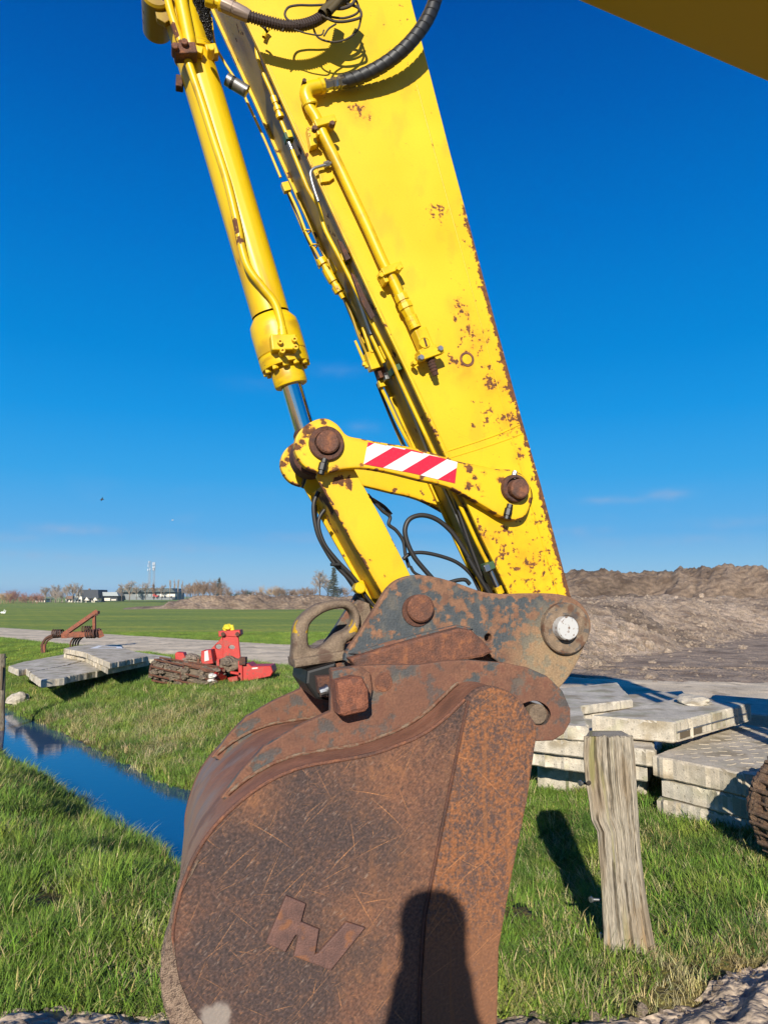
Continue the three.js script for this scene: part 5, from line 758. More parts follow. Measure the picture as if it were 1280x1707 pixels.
pslab('thick pale slab with a steel channel edge, lying just behind the post top', par([986, 1193], [1122, 1204.5], [1128, 1164]), .60, .17, concM, 7, G1, 0, (o, w) => {
  const a = w[1], d = w[2].clone().sub(w[1]), L = d.length(); d.normalize(); const ang = Math.atan2(-d.z, d.x), nx = V3(-d.z, 0, d.x);
  const strip = (off, len, y, hh, out, m, n) => { const c = a.clone().addScaledVector(d, off + len / 2), g = box(len, hh, .012, 0, 0, 0, .002); g.rotateY(ang); part(n, g.translate(c.x + nx.x * out, y, c.z + nx.z * out), m, o, o.position); };
  strip(.04, L - .1, .515, .012, .004, zincM, 'steel_edge'); strip(.04, L - .1, .445, .014, .006, concGreyM, 'steel_edge'); strip(.10, .42, .48, .052, .0005, plain(92, 80, 62, .9), 'recess_shade');  // last strip: dark brown, painting the shade inside the channel recess
});
pslab('pale slab left of the steel edged one, behind the bucket pin', par([880, 1203], [980, 1212], [884, 1168]), .54, .125, concM, 8, G1);
pslab('wide pale slab directly under the steel edged one, right behind the post', par([872, 1226], [1091, 1251], [900, 1190]), .408, .135, concM, 9, G1);
pslab('greenish slab under the wide pale one, behind the post', par([872, 1250], [1078, 1277], [905, 1212]), .265, .13, mossM, 16, G1);
pslab('lowest mossy slab at ground level between bucket and post', par([895, 1262], [1076, 1288], [950, 1215]), .12, .4, mossM, 10, G1);
pslab('farthest of the right slabs, thin and flat against the road', par([920, 1183], [1054, 1166], [915, 1149]), .44, .1, concM, 11, G1);
pslab('slab under the farthest right slab, lying on the earth', par([920, 1196], [1160, 1176], [930, 1166]), .33, .3, concM, 15, G1);
pslab('shaded slab at the right edge beyond the steel edged slab', par([1150, 1180], [1330, 1196], [1190, 1158]), .42, .16, concM, 12, G1);
const lump = (seed, r, sy = .6) => { const g = new THREE.IcosahedronGeometry(r, 3), p = g.attributes.position; for (let i = 0; i < p.count; i++) { const x = p.getX(i) / r, y = p.getY(i) / r, z = p.getZ(i) / r, s = 1 + .35 * n2(x * 1.3 + seed, y * 1.3 + z) + .12 * n2(x * 4 + seed, z * 4 + y * 3); p.setXYZ(i, x * s * r, y * s * r * sy, z * s * r); } g.computeVertexNormals(); return boxUV(g); };
{ const p = onGround(1156, 1169, .62); solo('concrete_chunk', lump(3, .16, .35).translate(p.x, p.y, p.z), concM, 'small broken lump of concrete on top of the steel edged slab', 'rubble'); }
{ const p = onGround(33, 1142, -.1); solo('concrete_chunk', lump(8, .2, .7).translate(p.x, H(p.x, p.z) + .06, p.z), concM, 'pale chunk of concrete in the grass below the left slabs', 'rubble'); }
if (0) { const p = onGround(1262, 1166, .0), R = rng(2), g = []; for (let i = 0; i < 26; i++) { const s = .14 + .3 * R(); g.push(lump(i, s, .7).translate(p.x + (R() - .4) * 3.4, .1 + .28 * R(), p.z - .4 + (R() - .5) * 1.2)); } const m = struct('earth_heap', g, mat(dirtT, .05, { color: new THREE.Color(.7, .66, .62) })); }

slab('left half of the cracked slab pair nearest the ditch', [[15, 1110], [40, 1103], [106, 1091], [150, 1097], [112, 1108], [50, 1120], [44, 1115], [32, 1117]], .13, .13, concM, 21, G2);
slab('right half of the cracked slab pair, its broken edge over the ditch bank', [[50, 1121], [70, 1134], [108, 1130], [112, 1127], [168, 1117], [182, 1113], [152, 1098], [114, 1109]], .125, .14, concM, 22, G2);
slab('lower slab of the left double stack by the road', [[107, 1089], [142, 1095], [180, 1115], [249, 1101], [203, 1085], [160, 1079]], .24, .11, concGreyM, 23, G2);
slab('upper slab of the left double stack by the road, with a white mark', [[107, 1081], [140, 1087], [184, 1105], [248, 1093], [203, 1079], [162, 1074], [130, 1076]], .37, .12, concGreyM, 24, G2, (o) => { const c = [[150, 1081], [205, 1081], [203, 1078], [165, 1076]].map(([x, y]) => onGround(x, y, .374)), s = new THREE.Shape([0, 1, 2, 3].map(i => new THREE.Vector2(c[i].x, -c[i].z))); s.holes.push(new THREE.Path([0, 1, 2, 3].map(i => { const m = c[0].clone().add(c[1]).add(c[2]).add(c[3]).multiplyScalar(.25).lerp(c[i], .6); return new THREE.Vector2(m.x, -m.z); }))); part('white_mark', boxUV(new THREE.ShapeGeometry(s).rotateX(-Math.PI / 2).translate(0, .374, 0)), plain(222, 220, 216, .9), o, o.position); });
slab('thin grey slab behind the double stack, right of it', [[225, 1086], [286, 1095], [284, 1100], [250, 1099]], .14, .12, concM, 25, G2);

// wooden posts
const woodT = tex(512, 1024, (u, v, o) => {
  const g = fbm(u * 34 + .5 * fbm(v * 5, u * 3, 2), v * 3.2, 4), f = fbm(u * 170, v * 22, 3), a = fbm(u * 3, v * 3, 4), h = fbm(u * 84, v * 9, 3), k = 1 + .4 * g + .55 * f + .45 * h; o.c = [148 * k, 138 * k, 122 * k]; mix3(o.c, [126, 106, 82], .5 * sst(.0, .4, a)); mix3(o.c, [96, 84, 70], .6 * sst(.2, .45, h)); mix3(o.c, [122, 118, 62], .6 * sst(.05, .35, fbm(u * 5 + 3, v * 1.6, 3)) * sst(.75, .2, u));
  mix3(o.c, [156, 116, 66], .55 * sst(.35, .0, v) * sst(-.1, .3, fbm(u * 8, v * 3 + 3, 3))); o.h = .5 + .5 * g + .3 * f; o.r = .92;
}, 0);
{
  const z = -3.62, L = [[974, 1229], [973, 1262], [976, 1300], [982, 1336], [986, 1368], [996, 1388], [997, 1402], [1001, 1450], [1004, 1500], [1008, 1596]], Rr = [[1057, 1238], [1060, 1270], [1063, 1320], [1066, 1370], [1069, 1420], [1076, 1480], [1084, 1530], [1096, 1592]];
  const at = (a, y) => { let i = 0; while (i < a.length - 2 && a[i + 1][1] < y) i++; return lerp(a[i][0], a[i + 1][0], (y - a[i][1]) / (a[i + 1][1] - a[i][1])); };
  const base = Q(1052, 1594, z), o = thing('wooden_post', 'weathered grey square wooden post leaning left in the grass', 'post', V3(base.x, 0, z - .1));
  const NX = 70, NY = 260, pos = [], uv = [], idx = [], dep = .19;
  // ring around the post at each height: front face with splits, then sides and back
  const crack = (s, y) => { let d = 0; for (const [c, w0, dd, y0, y1, wob] of [[.22, .016, .022, 1232, 1330, 3], [.34, .012, .018, 1232, 1300, 5], [.47, .018, .03, 1230, 1345, 7], [.60, .011, .016, 1235, 1320, 9], [.76, .014, .012, 1240, 1420, 11], [.30, .02, .024, 1440, 1560, 13], [.55, .016, .02, 1470, 1600, 15], [.68, .012, .014, 1450, 1540, 17], [.12, .016, .02, 1360, 1430, 19], [.42, .010, .012, 1330, 1480, 21], [.85, .012, .010, 1300, 1590, 23], [.62, .007, .008, 1340, 1450, 25]]) { const cc = c + .03 * fbm(y * .012 + wob, wob, 3), e = sst(y0 - 8, y0 + 10, y) * sst(y1 + 30, y1 - 20, y); d = Math.max(d, dd * 1.5 * e * sst(w0 * 1.35, w0 * .3, Math.abs(s - cc))); } return d; };
  for (let j = 0; j <= NY; j++) {
    const y = lerp(1230, 1612, j / NY), a = Q(at(L, y), y + (0), z), b = Q(at(Rr, y), y, z); if (j < 9) { a.y -= 0; }
    const ring = [];
    for (let i = 0; i <= NX; i++) { const s = i / NX, p = a.clone().lerp(b, s), edge = Math.min(s, 1 - s), rd = .014 * (1 - sst(0, .09, edge)); p.z -= crack(s, y) + rd + .004 * fbm(s * 14, y * .015, 3) + .002 * fbm(s * 60, y * .05, 2); p.y += j < 3 ? (.035 * fbm(s * 7 + 1, 3, 4) + .006) * (1 - j / 3) : 0; ring.push(p); }
    for (let i = 1; i <= 10; i++) { const p = b.clone(); p.z -= dep * i / 10; ring.push(p); } for (let i = 1; i <= 10; i++) { const p = b.clone().lerp(a, i / 10); p.z -= dep; p.x += .075 * i / 10; ring.push(p); } for (let i = 1; i < 10; i++) { const p = a.clone(); p.z -= dep * (1 - i / 10); p.x += .075 * (1 - i / 10) + .006 * fbm(i, y * .03, 2); ring.push(p); }
    ring.forEach((p, i) => { pos.push(p.x, p.y, p.z); uv.push(i / 72, 1 - j / NY); }); const n = ring.length; if (j < NY) for (let i = 0; i < n; i++) { const q = (i + 1) % n, k = j * n; idx.push(k + i, k + n + i, k + q, k + q, k + n + i, k + n + q); } if (j === 0) globalThis.RN = n;
  }
  { const n = RN; let cx = 0, cy = 0, cz = 0; for (let i = 0; i < n; i++) { cx += pos[3 * i]; cy += pos[3 * i + 1]; cz += pos[3 * i + 2]; } const k = pos.length / 3; pos.push(cx / n, cy / n - .004, cz / n); uv.push(.5, .98); for (let i = 0; i < n; i++) idx.push(k, i, (i + 1) % n); }
  const g = new THREE.BufferGeometry(); g.setAttribute('position', new THREE.Float32BufferAttribute(pos, 3)); g.setAttribute('uv', new THREE.Float32BufferAttribute(uv, 2)); g.setIndex(idx); g.computeVertexNormals();
  part('post_body', g, mat(woodT, .004), o, o.position);
  for (const [x, y] of [[976, 1306], [994, 1500], [1010, 1560]]) { const p = Q(x, y, z - .09), q = p.clone().add(V3(-.022, .002, 0)); part('bolt', [cyl(p.clone().add(V3(.02, 0, 0)), q, .007, .007, 8), cyl(q, q.clone().add(V3(-.010, 0, .004)), .014, .014, 6)], zincM, o, o.position); }
  part('nail_hole', disc2(Q(981, 1305, z + .004)), plain(52, 44, 36, .9), o, o.position);
}
function disc2(p) { return boxUV(new THREE.SphereGeometry(.011, 12, 8).scale(1, 1, .25).translate(p.x, p.y, p.z)); }
{
  const p = onGround(4, 1212, -.5), z = p.z, a = Q(3, 1222, z), b = Q(5, 1090, z), o = thing('fence_post', 'dark weathered fence post standing by the ditch at the left edge', 'post', V3(p.x, p.y - .1, z)), wm = plain(84, 70, 54, .9);
  part('post_body', cyl(a, b, .052, .048, 12), mat(woodT, .004, { color: new THREE.Color(.5, .48, .45) }), o, o.position); part('insulator', cyl(Q(8, 1096, z + .03), Q(12, 1096, z + .03), .014, .014, 8), blackM, o, o.position); part('batten', beam(Q(3, 1150, z + .06), Q(4.5, 1112, z + .06), .03, .02), wm, o, o.position);
}

// red power harrow lying in the grass by the road
{
  const g0 = onGround(345, 1138, 0), z = g0.z, px = -z / 1240, o = thing('power_harrow', 'red power harrow with rusty cage roller, lying in the grass by the road', 'farm machine', V3(g0.x, 0, z - .4)), pp = (n, g, m) => part(n, g, m, o, o.position);
  const redT = tex(512, 512, (u, v, q) => { const a = fbm(u * 5, v * 5, 4, 5), c = fbm(u * 40, v * 40, 3, 40); q.c = [176 + 20 * a, 38 + 14 * a, 28 + 12 * a]; mix3(q.c, [134, 66, 52], .6 * sst(.05, .4, a)); mix3(q.c, [110, 70, 52], sst(.34, .42, fbm(u * 12 + 4, v * 12, 5, 12))); mix3(q.c, [222, 120, 100], .3 * sst(.2, .5, c)); q.r = .5; q.h = .5 + .2 * c; }, .8), redM = mat(redT, .003), W = plain(206, 198, 188, .7), soilM = mat(dirtT, .05, { color: new THREE.Color(.52, .5, .46) });
  const pl = (pts, dz, t, m, n, holes = []) => { const f = (a) => a.map(([x, y]) => { const p = Q(x, y, z - dz); return new THREE.Vector2(p.x, p.y); }), s = new THREE.Shape(f(pts)); holes.forEach(h => s.holes.push(new THREE.Path(f(h)))); return pp(n, boxUV(new THREE.ExtrudeGeometry(s, { depth: t, bevelEnabled: true, bevelThickness: .008, bevelSize: .008, bevelOffset: -.008, bevelSegments: 1 }).translate(0, 0, z - dz - t)), m); };
  const ell = (x, y, a, b) => Array.from({ length: 16 }, (_, i) => [x + a * Math.cos(i * .3927), y + b * Math.sin(i * .3927)]);
  pl([[372, 1056], [376, 1052], [393, 1052], [397, 1056], [402, 1104], [398, 1108], [376, 1108], [372, 1104]], .30, .05, redM, 'headstock', [ell(386.5, 1079, 6.2, 4.4)]);
  pl([[364, 1052], [400, 1050], [401, 1058], [396, 1062], [372, 1060], [365, 1062]], .28, .3, redM, 'top_bracket');
  pl([[372, 1058], [369, 1064], [350, 1084], [353, 1106], [374, 1106]], .58, .05, redM, 'side_brace', [ell(364.5, 1078, 5.5, 4.2)]);
  pl([[336, 1085], [352, 1083], [356, 1106], [338, 1108], [335, 1100]], .25, .4, redM, 'gear_housing');
  pl([[341, 1086], [347, 1084], [349, 1101], [341, 1103]], .235, .02, W, 'pale_cover');
  pl([[403, 1109], [414, 1106], [420, 1111], [452, 1110], [455, 1120], [451, 1127], [424, 1133], [405, 1136], [401, 1124]], .10, .55, redM, 'end_box'); pl([[420, 1113], [430, 1112], [430, 1115], [420, 1116]], .094, .01, W, 'label_plate');
  pl([[397, 1102], [404, 1101], [405, 1136], [398, 1137]], .05, .12, redM, 'end_plate'); pl([[380, 1130], [396, 1127], [397, 1135], [381, 1139]], -.15, .1, redM, 'arm'); pl([[384, 1119], [402, 1121], [402, 1126], [384, 1123]], .05, .08, redM, 'arm');
  pl([[292, 1090], [295, 1087], [306, 1088], [311, 1100], [310, 1106], [293, 1105]], .5, .2, redM, 'left_bracket');
  { const c = Q(385, 1113, z - .55); pp('gear_trough', box(1.35, .24, .34, Q(352, 1108, z - .6).x, c.y + .02, z - .62, .05), soilM); pp('drive_gear', lump(4, .16).translate(Q(320, 1098, z - .6).x, Q(320, 1098, z - .6).y, z - .6), mat(dirtT, .04, { color: new THREE.Color(.75, .75, .75) })); pp('soil_clump', lump(6, .28, .6).translate(Q(384, 1108, z - .2).x, Q(384, 1108, z - .2).y, z - .3), soilM); }
  { const c = Q(382, 1046, z - .4); pp('yellow_cap', [lump(2, .085, .8).translate(c.x - .03, c.y, c.z), cyl(c.clone().add(V3(.07, -.06, 0)), c.clone().add(V3(.05, .05, 0)), .05, .04)], plain(206, 188, 40, .6)); pp('top_pin', cyl(Q(372, 1057, z - .26), Q(372, 1057, z - .2), .04), rustDarkM); pp('top_pin', cyl(Q(396, 1057, z - .26), Q(396, 1057, z - .2), .04), rustDarkM); }
  // cage roller: bars round a muddy core, end discs
  const a = Q(262, 1116, z - .5), b = Q(366, 1132, z + .05), ax = b.clone().sub(a).normalize(), e1 = V3(0, 1, 0).sub(ax.clone().multiplyScalar(ax.y)).normalize(), e2 = V3().crossVectors(ax, e1), Rr = .235;
  { const core = latheAB(a, b, [[0, 0], [0, .15], [a.distanceTo(b), .15], [a.distanceTo(b), 0]], 24), L = a.distanceTo(b), gs = [core], R = rng(3); for (let i = 0; i < 170; i++) { const t = R() * L, an = R() * 6.28, r = .15 + .06 * R(); gs.push(lump(i, .035 + .05 * R()).translate(a.x + ax.x * t + (e1.x * Math.cos(an) + e2.x * Math.sin(an)) * r, a.y + ax.y * t + (e1.y * Math.cos(an) + e2.y * Math.sin(an)) * r, a.z + ax.z * t + (e1.z * Math.cos(an) + e2.z * Math.sin(an)) * r)); } pp('muddy_core', gs, soilM).userData.kind = 'stuff'; }
  for (let k = 0; k < 9; k++) { const an = k / 9 * 6.283 + .5, an2 = an + .35, d1 = e1.clone().multiplyScalar(Math.cos(an)).addScaledVector(e2, Math.sin(an)).multiplyScalar(Rr), d2 = e1.clone().multiplyScalar(Math.cos(an2)).addScaledVector(e2, Math.sin(an2)).multiplyScalar(Rr); pp('roller_bar', beam(a.clone().add(d1), b.clone().add(d2), .034, .02), rustM); }
  for (const t of [0, .5, 1]) { const c = a.clone().lerp(b, t); pp('roller_disc', latheAB(c.clone().addScaledVector(ax, -.02), c.clone().addScaledVector(ax, .02), [[0, 0], [0, Rr - .02], [.04, Rr - .02], [.04, 0]], 28), t === 1 ? mat(redT, .003, { color: new THREE.Color(.7, .6, .55) }) : rustDarkM); }
  pp('white_clod', lump(9, .075).translate(Q(354, 1127, z + .26).x, Q(354, 1127, z + .26).y, z + .26), W); pp('white_clod', lump(7, .06).translate(Q(352, 1134, z + .24).x, Q(352, 1134, z + .24).y, z + .24), W);
  pp('scraper_bar', beam(Q(305, 1106, z + .0), Q(376, 1118, z + .0), .05, .04), rustM); pp('scraper_bar', beam(Q(335, 1115, z + .12), Q(366, 1122, z + .12), .06, .04), rustM);
  pp('post_bar', beam(Q(331, 1113, z - .2), Q(331, 1098, z - .2), .05, .05), rustM); pp('post_bar', beam(Q(364, 1110, z - .1), Q(364, 1098, z - .1), .05, .05), redM); pp('hinge_block', box(.12, .14, .2, Q(404, 1102, z).x, Q(404, 1102, z).y, z - .1), rustDarkM);
}
// rusty cultivator standing at the roadside
{
  const g0 = onGround(118, 1086, 0), z = g0.z, o = thing('cultivator', 'rust red spring tine cultivator standing at the roadside behind the slabs', 'farm machine', V3(g0.x, 0, z)), pp = (n, g, m) => part(n, g, m, o, o.position), rm = mat(rustT, .003, { color: new THREE.Color(1.35, 1.05, .95) });
  pp('main_beam', beam(Q(104, 1060, z), Q(170, 1056, z), .14, .14), rm); pp('rear_beam', beam(Q(112, 1057, z - .9), Q(166, 1054, z - .9), .12, .12), rm); pp('cross_beam', beam(Q(168, 1057, z + .1), Q(164, 1053, z - 1.0), .16, .2), rm); pp('cross_beam', beam(Q(112, 1060, z + .1), Q(112, 1056, z - 1.0), .12, .12), rm);
  pp('mast_brace', beam(Q(107, 1058, z), Q(163, 1019, z - .4), .12, .1), rm); pp('mast', beam(Q(158, 1052, z - .4), Q(157.5, 1020, z - .4), .08, .1), rm); pp('mast_head', box(.16, .1, .2, Q(161, 1021, z - .4).x, Q(161, 1021, z - .4).y, z - .4, .02), rm); pp('top_hook', tubeG([Q(158, 1026, z - .32), Q(163, 1025, z - .32), Q(163, 1021, z - .32)], .02, 8), rustDarkM);
  const coil = (x, y, dz, n) => { const c = Q(x, y, z - dz), pts = []; for (let i = 0; i <= n * 16; i++) { const a = i / 16 * 6.283; pts.push(V3(c.x - .14 + .28 * i / (n * 16), c.y + .11 * Math.cos(a), c.z + .11 * Math.sin(a))); } pp('tine_coil', tubeG(pts, .022, 7, n * 16), rustDarkM); };
  coil(97, 1056, 0, 5); coil(152, 1057, -.1, 4); coil(146, 1050, .9, 4); coil(160, 1056, -.1, 3);
  const tine = (px, dz, r = .03) => pp('spring_tine', tubeG(px.map(([x, y]) => Q(x, y, z - dz)), r, 8, 40), rustDarkM);
  tine([[98, 1060], [86, 1060], [76, 1066], [71, 1076], [72, 1090]], 0, .042); tine([[98, 1062], [88, 1063], [80, 1068], [76, 1077], [77, 1085]], .5, .03);
  for (let i = 0; i < 4; i++) tine([[136 + i * 3.2, 1058], [126 + i * 4.2, 1062], [119 + i * 4.2, 1070], [118 + i * 4.2, 1079], [121 + i * 4.2, 1086]], .1 + i * .12, .026);
  pp('share', plateAt([[68, 1074], [75, 1074], [76, 1092], [69, 1090]], z + .02, .03), rm);
  function plateAt(pts, zz, t) { const s = new THREE.Shape(pts.map(([x, y]) => { const p = Q(x, y, zz); return new THREE.Vector2(p.x, p.y); })); return boxUV(new THREE.ExtrudeGeometry(s, { depth: t, bevelEnabled: false }).translate(0, 0, zz - t)); }
}

// ---------------------------------------------------------------- far away: trees, farm, masts, birds
{
  const twig = (pos, idx, a, b, r0, r1) => { const d = b.clone().sub(a), u = V3().crossVectors(d, Math.abs(d.y) > .8 * d.length() ? V3(1, 0, 0) : V3(0, 1, 0)).normalize(), v = V3().crossVectors(d, u).normalize(), k = pos.length / 3; for (const [p, r] of [[a, r0], [b, r1]]) for (let i = 0; i < 3; i++) { const t = i * 2.0944; pos.push(p.x + (u.x * Math.cos(t) + v.x * Math.sin(t)) * r, p.y + (u.y * Math.cos(t) + v.y * Math.sin(t)) * r, p.z + (u.z * Math.cos(t) + v.z * Math.sin(t)) * r); } for (let i = 0; i < 3; i++) { const j = (i + 1) % 3; idx.push(k + i, k + 3 + i, k + j, k + j, k + 3 + i, k + 3 + j); } };
  const geo = (p, i) => { const g = new THREE.BufferGeometry(); g.setAttribute('position', new THREE.Float32BufferAttribute(p, 3)); g.setIndex(i); g.computeVertexNormals(); return clean(g); };
  // a bare tree of height 1: trunk, and a crown of branches and twigs
  function bare(seed, kind) {
    const R = rng(seed), tp = [], ti = [], cp = [], ci = [];
    const grow = (a, dir, len, r, lev) => { const b = a.clone().addScaledVector(dir, len), q = lev === 0 ? [tp, ti] : [cp, ci]; twig(q[0], q[1], a, b, r, r * .62); if (lev >= (kind === 'poplar' ? 3 : 4)) return; const n = lev === 0 ? (kind === 'poplar' ? 26 : 10) : kind === 'bush' ? 5 : 4; for (let i = 0; i < n; i++) { const t = lev === 0 ? lerp(kind === 'bush' ? .05 : .3, 1, (i + R()) / n) : .3 + .7 * R(), sp = kind === 'poplar' ? .32 : kind === 'bush' ? .75 : .85, an = R() * 6.283, d = dir.clone().add(V3(Math.cos(an) * sp, (kind === 'bush' ? .35 : .2) + (kind === 'poplar' ? .5 : 0), Math.sin(an) * sp).multiplyScalar(.6 + .6 * R())).normalize(); grow(a.clone().addScaledVector(dir, len * t), d, len * (lev === 0 ? (kind === 'poplar' ? .3 : .5) * (1.15 - .5 * t) : .62) * (.7 + .5 * R()), Math.max(r * .5, kind === 'bush' ? .0052 : .0034), lev + 1); } };
    if (kind === 'bush') { for (let s = 0; s < 7; s++) grow(V3((R() - .5) * .9, 0, (R() - .5) * .9), V3((R() - .5) * .5, 1, (R() - .5) * .5).normalize(), .55 + .2 * R(), .012, 1); twig(tp, ti, V3(0, -.02, 0), V3(0, .3, 0), .03, .02); }
    else grow(V3(0, -.02, 0), V3((R() - .5) * .08, 1, (R() - .5) * .08).normalize(), kind === 'poplar' ? .82 : .52, kind === 'poplar' ? .014 : .022, 0);
    let g = geo(cp, ci); g.computeBoundingBox(); const s = 1 / g.boundingBox.max.y, t = geo(tp, ti); g.scale(s, s, s); t.scale(s, s, s); return [t, g];
  }
  function conif(seed) { const R = rng(seed), tp = [], ti = [], cp = [], ci = []; twig(tp, ti, V3(0, -.02, 0), V3(0, 1, 0), .02, .004); for (let i = 0; i < 420; i++) { const y = .12 + .88 * R(), an = R() * 6.283, L = .24 * (1.05 - y) * (.5 + .6 * R()) + .02; const a = V3(0, y, 0), b = V3(Math.cos(an) * L, y - .05 + .08 * R(), Math.sin(an) * L); twig(cp, ci, a, b, .006, .003); for (let k = 0; k < 3; k++) { const p = a.clone().lerp(b, .4 + .6 * R()); twig(cp, ci, p, p.clone().add(V3((R() - .5) * .07, (R() - .6) * .05, (R() - .5) * .07)), .006, .002); } } return [geo(tp, ti), geo(cp, ci)]; }
  const kinds = { bare: [1, 2, 3, 4].map(s => bare(s, 'bare')), poplar: [5, 6].map(s => bare(s, 'poplar')), bush: [7, 8, 9].map(s => bare(s, 'bush')), conif: [conif(10)] };
  const cols = { grey: plain(158, 142, 126, .9), red: plain(156, 112, 94, .9), brown: plain(142, 116, 92, .9), dark: plain(78, 82, 62, .9), tan: plain(176, 146, 106, .9) }, trunkM = plain(96, 84, 70, .9);
  const spots = [[2, 1007, 982, 'bush', 'tan', 1.5], [12, 1008, 984, 'bush', 'red', 1.5], [22, 1008, 981, 'bush', 'red', 1.3], [34, 1008, 989, 'bush', 'red', 1.4], [44, 1008, 990, 'bush', 'brown', 1.4], [54, 1008, 986, 'bush', 'red', 1.4], [63, 1007, 988, 'bush', 'red', 1.3],
    [76, 1005, 977, 'bare', 'grey', 1.1], [86, 1005, 980, 'bush', 'grey', 1.2], [93, 1005, 973, 'bare', 'grey', 1], [103, 1004, 981, 'bush', 'grey', 1.2], [112, 1004, 974, 'bare', 'grey', 1], [122, 1004, 969, 'bare', 'grey', 1.1], [131, 1004, 973, 'bare', 'grey', 1],
    [203, 1001, 970, 'bare', 'grey', 1], [216, 1001, 967, 'bare', 'grey', 1], [228, 999, 972, 'bare', 'grey', 1], [243, 999, 969, 'bare', 'grey', .9], [257, 999, 970, 'bare', 'brown', .9], [270, 999, 974, 'bare', 'grey', .9],
    [283, 999, 966, 'poplar', 'grey', .8], [290, 999, 964, 'poplar', 'grey', .8], [297, 999, 965, 'poplar', 'grey', .8], [304, 999, 966, 'poplar', 'grey', .8], [312, 999, 971, 'bare', 'grey', .9],
    [324, 1000, 969, 'bush', 'brown', 1.2], [332, 1000, 965, 'bush', 'brown', 1.2], [341, 1000, 964, 'bush', 'brown', 1.2], [350, 1000, 963, 'bush', 'brown', 1.2], [358, 1000, 966, 'bush', 'brown', 1.1], [365, 1000, 963, 'conif', 'dark', 1.3], [371, 1000, 974, 'bush', 'brown', 1.1],
    [384, 1000, 982, 'bush', 'brown', 1.5], [394, 1000, 985, 'bush', 'dark', 1.6], [405, 1000, 980, 'bush', 'brown', 1.5], [416, 1000, 983, 'bush', 'dark', 1.6], [428, 1000, 982, 'bush', 'brown', 1.5], [441, 1000, 979, 'bush', 'grey', 1.5], [452, 1000, 974, 'bush', 'tan', 1.3], [462, 1000, 975, 'bush', 'brown', 1.3], [472, 1000, 978, 'bush', 'dark', 1.4], [484, 1000, 980, 'bush', 'brown', 1.5], [496, 1000, 978, 'bush', 'grey', 1.5], [508, 1000, 976, 'bush', 'brown', 1.5], [519, 1000, 978, 'bush', 'brown', 1.5], [533, 1000, 949, 'bare', 'grey', 1], [556, 1001, 944, 'conif', 'dark', 1.1], [547, 1000, 962, 'bare', 'grey', 1], [572, 1000, 972, 'bush', 'brown', 1.5]];
  const say = { bush: { red: 'reddish bare bush at the far left of the horizon', tan: 'yellowish bare bush on the horizon', brown: 'brown bare bush on the horizon', grey: 'grey bare bush on the horizon', dark: 'dark evergreen bush on the horizon' }, bare: 'bare spreading winter tree on the horizon near the farm', poplar: 'tall narrow bare poplar right of the long barn' };
  const grp = { bush: 'bushes along the horizon', bare: 'bare winter trees around the farm', poplar: 'poplars beside the long barn' }, once = {}, ORD = ['first', 'second', 'third', 'fourth', 'fifth', 'sixth', 'seventh', 'eighth', 'ninth', 'tenth', 'eleventh', 'twelfth', 'thirteenth', 'fourteenth', 'fifteenth', 'sixteenth'];
  spots.forEach(([x, yb, yt, kind, col, sx], i) => {
    const d = 262 + (i * 37 % 60), p = atDist(x, yb, d), top = atDist(x, yt, d), v = kinds[kind][i % kinds[kind].length], h = top.y - p.y, near = kind === 'conif' || x === 533 || x === 547;
    let label = near ? (x === 365 ? 'dark narrow conifer at the right end of the brown grove' : x === 556 ? 'dark conifer standing alone left of the cylinder link, above the lifting eye' : x === 533 ? 'tall bare tree just left of the lone conifer' : 'short bare tree touching the lone conifer') : kind === 'bush' ? say.bush[col] : say[kind];
    if (!near) { const k = kind === 'bush' ? col : kind, i2 = once[k] = (once[k] ?? -1) + 1; label = `${ORD[i2]} ${label.replace(/^(tall|bare|reddish|yellowish|brown|grey|dark)/, '$1')}, counted from the left`; }
    const o = thing(kind === 'bush' ? 'bush' : 'tree', label, kind === 'bush' ? 'bush' : 'tree', p, i * 1.7, near ? undefined : kind === 'bush' ? `${col === 'red' ? 'reddish' : col === 'tan' ? 'yellowish' : col} ${grp.bush}` : grp[kind]);
    for (const [n, g, m] of [['trunk', v[0], trunkM], ['crown', v[1], cols[col]]]) { const q = sh(new THREE.Mesh(g, m)); q.name = n; q.scale.set(h * sx, h, h * sx); o.add(q); }
  });
}
